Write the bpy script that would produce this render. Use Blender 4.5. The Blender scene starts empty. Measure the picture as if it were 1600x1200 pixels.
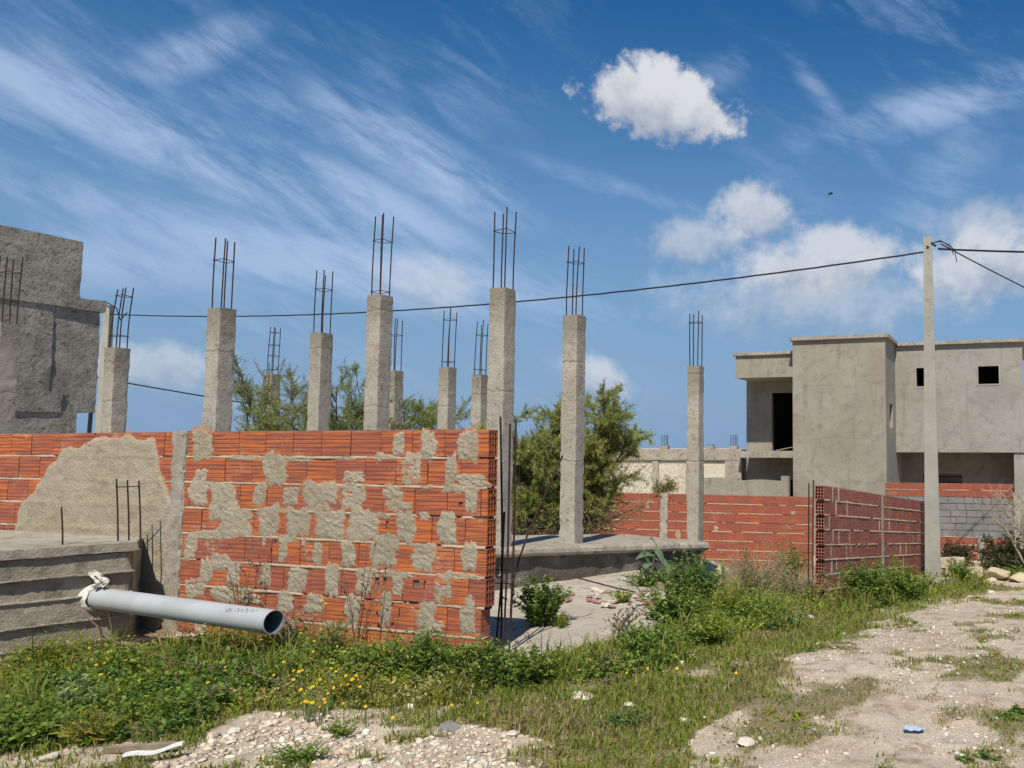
import bpy, math, random
import numpy as np
from mathutils import Vector, Matrix

# ------------------------------------------------------------------ camera, sky, sun, exposure
F, CX, HOR, CAMZ = 1350.0, 1150.0, 700.0, 1.55
PIT = math.atan((HOR - 600.0) / F)
scene = bpy.context.scene
cam_d = bpy.data.cameras.new('camera')
cam = bpy.data.objects.new('camera', cam_d)
scene.collection.objects.link(cam)
cam.location = (0, 0, CAMZ)
cam.rotation_euler = (math.pi / 2 + PIT, 0, 0)
cam_d.sensor_width = 36.0
cam_d.lens = 36.0 * F / 1600.0
cam_d.shift_x = (800.0 - CX) / 1600.0
cam_d.clip_start = 0.05
cam_d.clip_end = 6000.0
scene.camera = cam

SUN_EL = math.radians(53.0)
SUN_AZ = math.atan2(-0.07, -1.0)          # measured from +Y towards +X
sun_vec = Vector((math.sin(SUN_AZ) * math.cos(SUN_EL), math.cos(SUN_AZ) * math.cos(SUN_EL), math.sin(SUN_EL)))
sd = bpy.data.lights.new('sun', 'SUN')
sd.energy = 4.9
sd.angle = math.radians(0.55)
sd.color = (1.0, 0.93, 0.81)
sun = bpy.data.objects.new('sun', sd)
scene.collection.objects.link(sun)
sun.rotation_euler = sun_vec.to_track_quat('Z', 'Y').to_euler()
sun.location = (-10, -10, 20)

cy = scene.cycles
cy.max_bounces = 4
cy.diffuse_bounces = 2
cy.glossy_bounces = 2
cy.transmission_bounces = 3
cy.transparent_max_bounces = 4
cy.use_adaptive_sampling = True
cy.adaptive_threshold = 0.02
vs = scene.view_settings
vs.view_transform = 'Standard'
vs.look = 'None'
vs.exposure = 0.1
vs.gamma = 1.0
vs.use_curve_mapping = False

world = bpy.data.worlds.new('World')
scene.world = world
world.use_nodes = True
world.cycles.sampling_method = 'NONE'


class NT:
    """small expression helper for shader nodes"""
    def __init__(self, tree):
        self.t = tree
        self.n = tree.nodes
        self.l = tree.links

    def node(self, typ, **kw):
        nd = self.n.new(typ)
        for k, v in kw.items():
            setattr(nd, k, v)
        return nd

    def put(self, sock, val):
        if isinstance(val, bpy.types.NodeSocket):
            self.l.new(val, sock)
        else:
            sock.default_value = val

    def m(self, op, a, b=None, c=None, clamp=False):
        nd = self.node('ShaderNodeMath', operation=op, use_clamp=clamp)
        self.put(nd.inputs[0], a)
        if b is not None:
            self.put(nd.inputs[1], b)
        if c is not None:
            self.put(nd.inputs[2], c)
        return nd.outputs[0]

    def ss(self, v, lo, hi, a=0.0, b=1.0):
        nd = self.node('ShaderNodeMapRange', interpolation_type='SMOOTHSTEP')
        self.put(nd.inputs['Value'], v)
        self.put(nd.inputs['From Min'], lo)
        self.put(nd.inputs['From Max'], hi)
        self.put(nd.inputs['To Min'], a)
        self.put(nd.inputs['To Max'], b)
        return nd.outputs[0]

    def vec(self, x, y, z=0.0):
        nd = self.node('ShaderNodeCombineXYZ')
        for i, v in enumerate((x, y, z)):
            self.put(nd.inputs[i], v)
        return nd.outputs[0]

    def vm(self, op, a, b=None):
        nd = self.node('ShaderNodeVectorMath', operation=op)
        self.put(nd.inputs[0], a)
        if b is not None:
            self.put(nd.inputs[1], b)
        return nd.outputs[0]

    def noise(self, vec, scale, detail=6.0, rough=0.55, dist=0.0, col=False):
        nd = self.node('ShaderNodeTexNoise')
        if vec is not None:
            self.put(nd.inputs['Vector'], vec)
        nd.inputs['Scale'].default_value = scale
        nd.inputs['Detail'].default_value = detail
        nd.inputs['Roughness'].default_value = rough
        nd.inputs['Distortion'].default_value = dist
        return nd.outputs['Color' if col else 'Fac']

    def mix(self, f, a, b, mode='MIX'):
        nd = self.node('ShaderNodeMix', data_type='RGBA', blend_type=mode)
        nd.clamp_factor = True
        self.put(nd.inputs['Factor'], f)
        ins = [i for i in nd.inputs if i.type == 'RGBA']
        for s, v in zip(ins, (a, b)):
            if isinstance(v, tuple) and len(v) == 3:
                v = v + (1.0,)
            self.put(s, v)
        return [o for o in nd.outputs if o.type == 'RGBA'][0]

    def bump(self, h, strength, dist, normal=None):
        nd = self.node('ShaderNodeBump')
        self.put(nd.inputs['Height'], h)
        nd.inputs['Strength'].default_value = strength
        nd.inputs['Distance'].default_value = dist
        if normal is not None:
            self.put(nd.inputs['Normal'], normal)
        return nd.outputs[0]


def build_world():
    w = NT(world.node_tree)
    w.n.clear()
    out = w.node('ShaderNodeOutputWorld')
    bg = w.node('ShaderNodeBackground')
    w.l.new(bg.outputs[0], out.inputs[0])
    sky = w.node('ShaderNodeTexSky', sky_type='NISHITA')
    sky.sun_disc = False
    sky.sun_elevation = SUN_EL
    sky.sun_rotation = SUN_AZ
    sky.air_density = 1.0
    sky.dust_density = 0.3
    sky.ozone_density = 2.5
    tc = w.node('ShaderNodeTexCoord')
    sep = w.node('ShaderNodeSeparateXYZ')
    w.l.new(tc.outputs['Generated'], sep.inputs[0])
    X, Y, Z = sep.outputs
    # sky coordinates: azimuth and elevation
    hy = w.m('SQRT', w.m('ADD', w.m('MULTIPLY', X, X), w.m('MULTIPLY', Y, Y)))
    az = w.m('ARCTAN2', X, Y)
    el = w.m('ARCTAN2', Z, hy)
    hs = w.node('ShaderNodeHueSaturation')
    hs.inputs['Saturation'].default_value = 1.38
    hs.inputs['Value'].default_value = 0.98
    w.l.new(sky.outputs[0], hs.inputs['Color'])
    base = hs.outputs[0]
    P = w.vec(az, el, 0.0)

    def mapped(loc, rot, sc, typ='TEXTURE'):
        nd = w.node('ShaderNodeMapping', vector_type=typ)
        w.l.new(P, nd.inputs['Vector'])
        nd.inputs['Location'].default_value = loc
        nd.inputs['Rotation'].default_value = (0, 0, rot)
        nd.inputs['Scale'].default_value = sc
        return nd.outputs[0]

    def blob(px, py, rx, ry, ang=0.0):
        a0 = math.atan((px - CX) / F)
        e0 = math.atan((HOR - py) / F * math.cos(a0))
        v = mapped((a0, e0, 0), math.radians(ang), (rx / F, ry / F, 1))
        ln = w.node('ShaderNodeVectorMath', operation='LENGTH')
        w.l.new(v, ln.inputs[0])
        return ln.outputs['Value'], v

    # thin high cloud: streaks falling to the right, gathered in bands
    s1 = w.noise(mapped((0.3, 0.1, 0.2), math.radians(-22), (1.0, 0.24, 1)), 4.2, 7.0, 0.66, 0.35)
    s2 = w.noise(mapped((0.0, 0.0, 0.6), math.radians(-30), (1.0, 0.34, 1)), 13.0, 6.0, 0.66, 0.5)
    cirrus = w.m('ADD', w.m('MULTIPLY', s1, 0.66), w.m('MULTIPLY', s2, 0.34))
    big = w.noise(P, 2.3, 2.0, 0.5)
    veil = w.m('MULTIPLY', w.ss(cirrus, 0.46, 0.70), w.ss(big, 0.42, 0.66, 0.0, 0.45))
    bands = None
    for (px, py, rx, ry, an, k) in ((110, 165, 260, 40, -20, 1.0), (330, 245, 330, 62, -24, 1.0), (560, 310, 260, 55, -20, 0.9), (640, 240, 230, 62, -26, 1.0),
                                    (275, 62, 140, 42, 33, 0.75), (1310, 165, 170, 26, -48, 0.6), (1480, 150, 330, 52, 10, 0.75),
                                    (40, 285, 260, 45, -12, 0.6), (560, 420, 520, 80, -6, 0.85), (1000, 300, 330, 24, -14, 0.5),
                                    (1130, 95, 110, 40, 25, 0.5), (1480, 270, 260, 80, 50, 0.45), (150, 400, 300, 60, 0, 0.65)):
        d, _ = blob(px, py, rx, ry, an)
        g = w.ss(d, 1.3, 0.05, 0.0, k)
        bands = g if bands is None else w.m('MAXIMUM', bands, g)
    wisps = w.m('MULTIPLY', w.ss(bands, 0.0, 0.9), w.ss(w.m('MULTIPLY_ADD', bands, 0.10, cirrus), 0.42, 0.68))
    thin = w.m('MULTIPLY', w.m('MAXIMUM', veil, w.m('MULTIPLY', wisps, 0.74)), w.ss(el, -0.02, 0.06))
    haze = w.ss(el, 0.50, -0.02, 0.0, 0.97)
    col = w.mix(haze, base, (2.15, 3.55, 5.65))
    col = w.mix(thin, col, (4.6, 5.9, 8.2))
    # heaped clouds
    fb = w.noise(P, 13.0, 6.0, 0.62, 0.2)
    fb2 = w.noise(P, 44.0, 4.0, 0.62)
    lump = w.m('ADD', w.m('MULTIPLY', fb, 0.75), w.m('MULTIPLY', fb2, 0.38))
    l1 = w.m('MULTIPLY_ADD', w.m('SUBTRACT', lump, 0.565), 1.75, 1.0)
    l2 = w.m('MULTIPLY', w.m('SUBTRACT', lump, 0.565), 2.6)
    for (px, py, rx, ry, an, k, edge) in ((1270, 470, 330, 80, 0, 0.45, 0.9), (1560, 350, 150, 60, 0, 0.5, 0.9), (1028, 146, 138, 68, -10, 0.97, 0.34), (1182, 328, 80, 58, 0, 0.75, 0.6), (1090, 372, 95, 48, 5, 0.55, 0.7),
                                          (1290, 408, 175, 66, 8, 0.8, 0.6), (1560, 412, 170, 66, 0, 0.8, 0.6),
                                          (240, 572, 95, 42, 0, 0.5, 0.6),
                                          (925, 588, 75, 38, -20, 0.65, 0.6), (660, 440, 110, 55, 0, 0.45, 0.8),
                                          (-700, 420, 260, 90, 0, 0.8, 0.5), (2300, 380, 300, 100, 0, 0.8, 0.5)):
        d, v = blob(px, py, rx, ry, an)
        sv = w.node('ShaderNodeSeparateXYZ')
        w.l.new(v, sv.inputs[0])
        a = w.ss(w.m('SUBTRACT', l1, d), 0.0, edge, 0.0, k)
        lit = w.ss(w.m('MULTIPLY_ADD', sv.outputs[1], 0.75, l2), -0.75, 0.35)
        cc = w.mix(lit, (3.9, 4.4, 5.4), (7.3, 7.5, 7.9))
        col = w.mix(a, col, cc)
    w.l.new(col, bg.inputs['Color'])
    bg.inputs['Strength'].default_value = 0.092


build_world()

# ------------------------------------------------------------------ helpers
rng = np.random.default_rng(11)
random.seed(5)
COL = scene.collection


def ray(x, y):
    u = (x - CX) / F
    v = (600.0 - y) / F
    dy = math.cos(PIT) - math.sin(PIT) * v
    dz = math.sin(PIT) + math.cos(PIT) * v
    return u / dy, dz / dy


def at(x, y, d):
    """point of the place that lies d metres ahead on the sight line through (x, y) of the photograph"""
    u, w = ray(x, y)
    return Vector((u * d, d, CAMZ + w * d))


def _h(ix, iy, iz, seed):
    n = (ix.astype(np.int64) * 374761393 + iy.astype(np.int64) * 668265263 + iz.astype(np.int64) * 2147483647 + seed * 974634541)
    n = (n ^ (n >> 13)) * 1274126177
    n = n ^ (n >> 16)
    return (n & 0xFFFFF) / float(0xFFFFF)


def vnoise(p, seed=0):
    p = np.asarray(p, float)
    i = np.floor(p).astype(np.int64)
    f = p - i
    f = f * f * (3 - 2 * f)
    r = 0
    for a in (0, 1):
        wx = f[..., 0] if a else 1 - f[..., 0]
        for b in (0, 1):
            wy = f[..., 1] if b else 1 - f[..., 1]
            for c in (0, 1):
                wz = f[..., 2] if c else 1 - f[..., 2]
                r = r + wx * wy * wz * _h(i[..., 0] + a, i[..., 1] + b, i[..., 2] + c, seed)
    return r


def fbm(p, oct=4, seed=0):
    r, a, t = 0, 0.5, 0
    p = np.asarray(p, float)
    for o in range(oct):
        r = r + a * vnoise(p, seed + o * 17)
        t += a
        a *= 0.5
        p = p * 2.03 + 5.3
    return r / t


def p3(x, y, z=0.0):
    x = np.asarray(x, float)
    return np.stack([x, np.broadcast_to(y, x.shape), np.broadcast_to(z, x.shape)], -1)


def smooth(a, b, x):
    t = np.clip((np.asarray(x, float) - a) / (b - a), 0, 1)
    return t * t * (3 - 2 * t)


def gz(X, Y):
    X = np.asarray(X, float)
    Y = np.asarray(Y, float)
    yy = Y + np.zeros_like(X)
    drop = 0.105 * np.clip(yy - 6.3, 0, 11.5)
    drop = drop + 0.03 * np.clip(yy - 17.8, 0, 6)
    k = smooth(-2.3, 0.6, X - 0.12 * np.clip(yy - 8, 0, 20))
    side = smooth(-14, -9, X)
    z = -drop * np.maximum(k, smooth(12, 18, yy)) * side
    z = z + 0.06 * (fbm(p3(X * 0.45, yy * 0.45), 3, 3) - 0.5) * smooth(2, 4, yy)
    # wheel ruts
    return z


def gz1(x, y):
    return float(gz(np.array([x]), np.array([y]))[0])


def gp(x, y):
    """ground point on the sight line through (x, y) of the photograph"""
    u, w = ray(x, y)
    lo, hi = 1.0, 80.0
    d = lo
    ds = np.linspace(2.0, 60.0, 2400)
    zz = CAMZ + w * ds
    g = gz(u * ds, ds)
    k = np.argmax(zz < g)
    d = ds[k]
    return Vector((u * d, d, float(g[k])))


class MB:
    def __init__(self):
        self.v = []
        self.f = []

    def quad(self, a, b, c, d):
        i = len(self.v)
        self.v += [tuple(a), tuple(b), tuple(c), tuple(d)]
        self.f.append((i, i + 1, i + 2, i + 3))
        return self

    def poly(self, pts):
        i = len(self.v)
        self.v += [tuple(p) for p in pts]
        self.f.append(tuple(range(i, i + len(pts))))

    def box(self, x0, x1, y0, y1, z0, z1, M=None):
        i = len(self.v)
        pts = [(x0, y0, z0), (x1, y0, z0), (x1, y1, z0), (x0, y1, z0), (x0, y0, z1), (x1, y0, z1), (x1, y1, z1), (x0, y1, z1)]
        if M is not None:
            pts = [tuple(M @ Vector(p)) for p in pts]
        self.v += pts
        for q in ((0, 3, 2, 1), (4, 5, 6, 7), (0, 1, 5, 4), (1, 2, 6, 5), (2, 3, 7, 6), (3, 0, 4, 7)):
            self.f.append(tuple(i + k for k in q))
        return self

    def tube(self, pts, r, seg=6, r2=None, cap=True):
        pts = [Vector(p) for p in pts]
        n = len(pts)
        rings = []
        up = Vector((0.13, 0.31, 0.94)).normalized()
        for k, p in enumerate(pts):
            t = (pts[min(k + 1, n - 1)] - pts[max(k - 1, 0)])
            if t.length < 1e-9:
                t = Vector((0, 0, 1))
            t.normalize()
            a = t.cross(up)
            if a.length < 0.05:
                a = t.cross(Vector((1, 0, 0)))
            a.normalize()
            b = t.cross(a)
            rr = r if r2 is None else r + (r2 - r) * k / max(1, n - 1)
            i0 = len(self.v)
            for s in range(seg):
                an = 2 * math.pi * s / seg
                self.v.append(tuple(p + a * (math.cos(an) * rr) + b * (math.sin(an) * rr)))
            rings.append(i0)
        for k in range(n - 1):
            for s in range(seg):
                s2 = (s + 1) % seg
                self.f.append((rings[k] + s, rings[k] + s2, rings[k + 1] + s2, rings[k + 1] + s))
        if cap:
            self.f.append(tuple(rings[0] + s for s in reversed(range(seg))))
            self.f.append(tuple(rings[-1] + s for s in range(seg)))
        return self

    def mesh(self, name='mesh', smooth_=False):
        me = bpy.data.meshes.new(name)
        me.from_pydata(self.v, [], self.f)
        if smooth_:
            me.shade_smooth()
        me.update()
        return me

    def build(self, name, mat, parent=None, smooth_=False, loc=None):
        return link(name, self.mesh(name, smooth_), mat, parent, loc)


def link(name, me, mat=None, parent=None, loc=None):
    if mat is not None and not me.materials:
        me.materials.append(mat)
    o = bpy.data.objects.new(name, me)
    COL.objects.link(o)
    if parent is not None:
        o.parent = parent
    if loc is not None:
        o.location = loc
    return o


def np_mesh(name, V, Fc, colors=None, smooth_=False):
    """V (n,3), Fc (m,k) constant-size faces"""
    me = bpy.data.meshes.new(name)
    n, (m, k) = len(V), Fc.shape
    me.vertices.add(n)
    me.vertices.foreach_set('co', np.ascontiguousarray(V, np.float32).ravel())
    me.loops.add(m * k)
    me.loops.foreach_set('vertex_index', np.ascontiguousarray(Fc, np.int32).ravel())
    me.polygons.add(m)
    me.polygons.foreach_set('loop_start', np.arange(0, m * k, k, dtype=np.int32))
    try:
        me.polygons.foreach_set('loop_total', np.full(m, k, np.int32))
    except Exception:
        pass
    if colors is not None:
        ca = me.color_attributes.new('Col', 'FLOAT_COLOR', 'POINT')
        c4 = np.ones((n, 4), np.float32)
        c4[:, :3] = colors
        ca.data.foreach_set('color', c4.ravel())
    me.update(calc_edges=True)
    if smooth_:
        me.shade_smooth()
        me.set_sharp_from_angle(angle=math.radians(38))
    return me


def thing(name, label, cat, loc=(0, 0, 0), rz=0.0, group=None):
    o = bpy.data.objects.new(name, None)
    COL.objects.link(o)
    o.location = loc
    o.rotation_euler = (0, 0, rz)
    tag(o, label, cat, group)
    o.empty_display_size = 0.2
    return o


def tag(o, label=None, cat=None, group=None, kind=None):
    if label:
        o['label'] = label
    if cat:
        o['category'] = cat
    if group:
        o['group'] = group
    if kind:
        o['kind'] = kind
    return o


def rough_box(w, d, h, nx, ny, nz, amp, seed, freq=6.0, chip=0.0, batter=0.0, bottom=True):
    """box from z=0..h centred in x,y with an uneven, chipped surface"""
    idx = {}
    V = []
    Fc = []

    def vid(i, j, k):
        key = (i, j, k)
        if key not in idx:
            idx[key] = len(V)
            V.append((-w / 2 + w * i / nx, -d / 2 + d * j / ny, h * k / nz))
        return idx[key]

    for j in range(ny):
        for k in range(nz):
            Fc.append((vid(0, j, k), vid(0, j, k + 1), vid(0, j + 1, k + 1), vid(0, j + 1, k)))
            Fc.append((vid(nx, j, k), vid(nx, j + 1, k), vid(nx, j + 1, k + 1), vid(nx, j, k + 1)))
    for i in range(nx):
        for k in range(nz):
            Fc.append((vid(i, 0, k), vid(i + 1, 0, k), vid(i + 1, 0, k + 1), vid(i, 0, k + 1)))
            Fc.append((vid(i, ny, k), vid(i, ny, k + 1), vid(i + 1, ny, k + 1), vid(i + 1, ny, k)))
    for i in range(nx):
        for j in range(ny):
            Fc.append((vid(i, j, nz), vid(i + 1, j, nz), vid(i + 1, j + 1, nz), vid(i, j + 1, nz)))
            if bottom:
                Fc.append((vid(i, j, 0), vid(i, j + 1, 0), vid(i + 1, j + 1, 0), vid(i + 1, j, 0)))
    V = np.array(V)
    P = V + seed * 3.7
    D = np.stack([0.55 * (fbm(P * freq * 0.35 + o, 2, seed + int(o)) - 0.5) + 0.75 * (fbm(P * freq * 2.3 + o, 3, seed + 3 + int(o)) - 0.5) for o in (0, 31, 67)], -1) * 2 * amp
    if chip > 0:
        ex = np.minimum(np.abs(V[:, 0]), w / 2) / (w / 2)
        ey = np.minimum(np.abs(V[:, 1]), d / 2) / (d / 2)
        edge = (ex > 0.999) & (ey > 0.999)
        c = np.clip(fbm(P * 9.0, 3, seed + 5) - 0.42, 0, 1) * 3.2 * chip
        c = c + np.where(fbm(P * 21.0, 2, seed + 9) > 0.62, chip * 0.6, 0)
        D[:, 0] -= np.sign(V[:, 0]) * c * edge
        D[:, 1] -= np.sign(V[:, 1]) * c * edge
    V = V + D
    if batter:
        s = 1 - batter * V[:, 2] / h
        V[:, 0] *= s
        V[:, 1] *= s
    return V, np.array(Fc)


# ------------------------------------------------------------------ materials
def mat_new(name):
    m = bpy.data.materials.new(name)
    m.use_nodes = True
    t = NT(m.node_tree)
    bs = m.node_tree.nodes['Principled BSDF']
    bs.inputs['Specular IOR Level'].default_value = 0.3
    return m, t, bs


def mat_concrete(name, c1, c2, c3, bump=0.5, bscale=60.0, bd=0.006, stain=0.5, rough=0.93, streak=False, topdark=False, blotch=1.3, pits=False, film=None):
    m, t, bs = mat_new(name)
    geo = t.node('ShaderNodeNewGeometry')
    P = geo.outputs['Position']
    n1 = t.noise(P, blotch, 6, 0.6, 0.4)
    n2 = t.noise(P, blotch * 5.3, 8, 0.65)
    n3 = t.noise(P, 90.0, 4, 0.7)
    c = t.mix(t.ss(n1, 0.35, 0.65), c1, c2)
    c = t.mix(t.m('MULTIPLY', t.ss(n2, 0.48, 0.72), stain), c, c3)
    c = t.mix(t.ss(n3, 0.3, 0.75, 0.0, 0.30), c, tuple(v * 0.45 for v in c3))
    if streak:
        sc = t.vm('MULTIPLY', P, (7.0, 7.0, 0.55))
        ns = t.noise(sc, 1.0, 5, 0.6)
        c = t.mix(t.ss(ns, 0.52, 0.78, 0, 0.42), c, tuple(v * 0.7 for v in c3))
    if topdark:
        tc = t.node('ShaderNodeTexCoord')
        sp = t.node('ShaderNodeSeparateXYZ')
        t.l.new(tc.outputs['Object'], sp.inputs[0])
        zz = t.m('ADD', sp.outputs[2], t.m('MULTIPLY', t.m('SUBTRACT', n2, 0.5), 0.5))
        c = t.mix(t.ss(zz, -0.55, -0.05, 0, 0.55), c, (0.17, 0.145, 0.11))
    if film:
        fa = t.node('ShaderNodeAttribute', attribute_name='Col')
        fs = t.node('ShaderNodeSeparateColor')
        t.l.new(fa.outputs['Color'], fs.inputs[0])
        nf = t.noise(P, 22.0, 6, 0.7)
        c = t.mix(t.ss(t.m('ADD', fs.outputs[0], t.m('MULTIPLY', t.m('SUBTRACT', nf, 0.5), 1.5)), 0.05, 0.55), film, c)
    t.l.new(c, bs.inputs['Base Color'])
    bs.inputs['Roughness'].default_value = rough
    b1 = t.noise(P, bscale, 8, 0.7)
    b2 = t.noise(P, bscale * 0.22, 5, 0.6)
    hgt = t.m('ADD', b1, t.m('MULTIPLY', b2, 1.2))
    if pits:
        big_ = t.noise(P, 2.6, 3, 0.5)
        pn = t.noise(P, 34.0, 3, 0.6)
        pit = t.m('MULTIPLY', t.ss(pn, 0.60, 0.66), t.ss(big_, 0.46, 0.60))
        c = t.mix(t.m('MULTIPLY', pit, 0.6), c, tuple(v * 0.5 for v in c3))
        sz = t.node('ShaderNodeSeparateXYZ')
        t.l.new(P, sz.inputs[0])
        oi_ = t.node('ShaderNodeObjectInfo')
        wv = t.m('ADD', t.m('MULTIPLY_ADD', sz.outputs[2], 0.85, t.m('MULTIPLY', oi_.outputs['Random'], 7.0)), t.m('MULTIPLY', b2, 0.10))
        ln = t.ss(t.m('ABSOLUTE', t.m('SUBTRACT', t.m('FRACT', wv), 0.5)), 0.0, 0.018, 1.0, 0.0)
        c = t.mix(t.m('MULTIPLY', ln, 0.25), c, tuple(v * 0.6 for v in c3))
        hgt = t.m('SUBTRACT', hgt, t.m('ADD', t.m('MULTIPLY', pit, 1.2), t.m('MULTIPLY', ln, 0.5)))
        t.l.new(c, bs.inputs['Base Color'])
    t.l.new(t.bump(hgt, bump, bd), bs.inputs['Normal'])
    return m


def mat_plain(name, c, rough=0.6, metal=0.0, vary=0.25, scale=30.0, c2=None, bump=0.0):
    m, t, bs = mat_new(name)
    geo = t.node('ShaderNodeNewGeometry')
    n = t.noise(geo.outputs['Position'], scale, 6, 0.65)
    col = t.mix(t.ss(n, 0.35, 0.68), c, c2 if c2 else tuple(v * (1 - vary) for v in c))
    t.l.new(col, bs.inputs['Base Color'])
    bs.inputs['Roughness'].default_value = rough
    bs.inputs['Metallic'].default_value = metal
    if bump:
        t.l.new(t.bump(n, bump, 0.004), bs.inputs['Normal'])
    return m


def mat_brick(name, c1, c2, c3, dust=(0.45, 0.36, 0.27), dust_k=0.25):
    m, t, bs = mat_new(name)
    oi = t.node('ShaderNodeObjectInfo')
    tc = t.node('ShaderNodeTexCoord')
    rv = t.m('MULTIPLY', oi.outputs['Random'], 53.0)
    off = t.vec(rv, t.m('MULTIPLY', rv, 1.7), t.m('MULTIPLY', rv, 0.6))
    P = t.vm('ADD', tc.outputs['Object'], off)
    st = t.noise(t.vm('MULTIPLY', P, (2.2, 2.2, 70.0)), 1.0, 5, 0.6)
    cl = t.noise(P, 7.0, 4, 0.6)
    c = t.mix(t.ss(oi.outputs['Random'], 0.0, 1.0), c1, c2)
    c = t.mix(t.m('MULTIPLY', t.ss(st, 0.42, 0.58), 0.9), c, c3)
    geo = t.node('ShaderNodeNewGeometry')
    W = geo.outputs['Position']
    d1 = t.noise(W, 3.2, 7, 0.68)
    d2 = t.noise(W, 26.0, 6, 0.7)
    du = t.m('MULTIPLY', t.ss(d1, 0.5, 0.72), t.ss(d2, 0.42, 0.68))
    c = t.mix(t.m('MULTIPLY', du, dust_k * 2), c, dust)
    c = t.mix(t.ss(cl, 0.55, 0.8, 0, 0.35), c, tuple(v * 0.55 for v in c1))
    t.l.new(c, bs.inputs['Base Color'])
    bs.inputs['Roughness'].default_value = 0.82
    t.l.new(t.bump(t.m('ADD', t.noise(P, 130.0, 5, 0.65), st), 0.35, 0.0025), bs.inputs['Normal'])
    return m


def mat_leaf(name, trans=0.25, rough=0.55):
    m, t, bs = mat_new(name)
    at_ = t.node('ShaderNodeAttribute', attribute_name='Col')
    t.l.new(at_.outputs['Color'], bs.inputs['Base Color'])
    bs.inputs['Roughness'].default_value = rough
    bs.inputs['Specular IOR Level'].default_value = 0.25
    tr = t.node('ShaderNodeBsdfTranslucent')
    hs = t.node('ShaderNodeHueSaturation')
    hs.inputs['Value'].default_value = 1.3
    t.l.new(at_.outputs['Color'], hs.inputs['Color'])
    t.l.new(hs.outputs[0], tr.inputs['Color'])
    mx = t.node('ShaderNodeMixShader')
    mx.inputs[0].default_value = trans
    t.l.new(bs.outputs[0], mx.inputs[1])
    t.l.new(tr.outputs[0], mx.inputs[2])
    out = [n for n in t.n if n.type == 'OUTPUT_MATERIAL'][0]
    t.l.new(mx.outputs[0], out.inputs['Surface'])
    return m


def mat_ground():
    m, t, bs = mat_new('dry_earth')
    geo = t.node('ShaderNodeNewGeometry')
    P = geo.outputs['Position']
    at_ = t.node('ShaderNodeAttribute', attribute_name='Col')
    sp = t.node('ShaderNodeSeparateColor')
    t.l.new(at_.outputs['Color'], sp.inputs[0])
    veg = sp.outputs[0]
    n1 = t.noise(P, 0.9, 6, 0.6, 0.3)
    n2 = t.noise(P, 5.0, 8, 0.68)
    n3 = t.noise(P, 38.0, 6, 0.7)
    vor = t.node('ShaderNodeTexVoronoi')
    t.l.new(t.vm('ADD', P, t.noise(P, 14.0, 3, 0.6, 0.0, True)), vor.inputs['Vector'])
    vor.inputs['Scale'].default_value = 42.0
    c = t.mix(t.ss(n1, 0.35, 0.65), (0.63, 0.515, 0.38), (0.73, 0.625, 0.485))
    c = t.mix(t.ss(n2, 0.46, 0.66, 0, 0.8), c, (0.37, 0.28, 0.185))
    c = t.mix(t.ss(n3, 0.55, 0.75, 0, 0.55), c, (0.66, 0.59, 0.48))
    c = t.mix(t.ss(n3, 0.44, 0.30, 0, 0.5), c, (0.27, 0.20, 0.13))
    vegc = t.mix(t.ss(n2, 0.4, 0.65), (0.22, 0.165, 0.09), (0.38, 0.29, 0.17))
    vegc = t.mix(t.ss(n3, 0.5, 0.7, 0, 0.5), vegc, (0.10, 0.105, 0.035))
    vm_ = t.m('ADD', veg, t.m('MULTIPLY', t.m('SUBTRACT', n2, 0.5), 0.9))
    c = t.mix(t.ss(vm_, 0.15, 0.75), c, vegc)
    t.l.new(c, bs.inputs['Base Color'])
    bs.inputs['Roughness'].default_value = 0.97
    h = t.m('ADD', t.m('MULTIPLY', n3, 1.0), t.m('MULTIPLY', t.ss(vor.outputs['Distance'], 0.0, 0.6, 1.0, 0.0), 0.55))
    nb = t.bump(h, 0.9, 0.012)
    t.l.new(t.bump(n2, 0.5, 0.05, nb), bs.inputs['Normal'])
    return m


M = {}
M['ground'] = mat_ground()
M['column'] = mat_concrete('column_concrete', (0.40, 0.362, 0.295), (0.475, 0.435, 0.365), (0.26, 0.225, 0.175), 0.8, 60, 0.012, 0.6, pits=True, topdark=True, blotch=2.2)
M['slab'] = mat_concrete('slab_concrete', (0.35, 0.31, 0.25), (0.45, 0.40, 0.33), (0.16, 0.135, 0.105), 0.9, 45, 0.012, 0.85, blotch=2.0, pits=False, streak=True)
M['plinth'] = mat_concrete('board_cast_concrete', (0.30, 0.26, 0.205), (0.40, 0.355, 0.285), (0.14, 0.12, 0.095), 1.0, 40, 0.014, 0.8, streak=True)
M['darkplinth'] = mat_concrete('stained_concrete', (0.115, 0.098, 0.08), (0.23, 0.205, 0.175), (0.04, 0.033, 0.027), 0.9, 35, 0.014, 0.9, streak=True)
M['apron'] = mat_concrete('apron_concrete', (0.44, 0.385, 0.31), (0.52, 0.465, 0.385), (0.27, 0.22, 0.16), 0.8, 60, 0.010, 0.8, blotch=1.8)
M['mortar'] = mat_concrete('cement_mortar', (0.39, 0.332, 0.238), (0.46, 0.40, 0.298), (0.26, 0.21, 0.14), 1.0, 48, 0.016, 0.5)
M['smear'] = mat_concrete('cement_smear', (0.39, 0.332, 0.238), (0.46, 0.40, 0.298), (0.26, 0.21, 0.14), 1.0, 48, 0.016, 0.5, film=(0.42, 0.17, 0.085))
M['bed'] = mat_concrete('joint_mortar', (0.45, 0.36, 0.25), (0.53, 0.44, 0.32), (0.29, 0.215, 0.14), 0.8, 80, 0.008, 0.5)
M['core'] = mat_plain('joint_shadow_mortar', (0.20, 0.15, 0.11), 0.95, 0, 0.5, 20)
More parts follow.
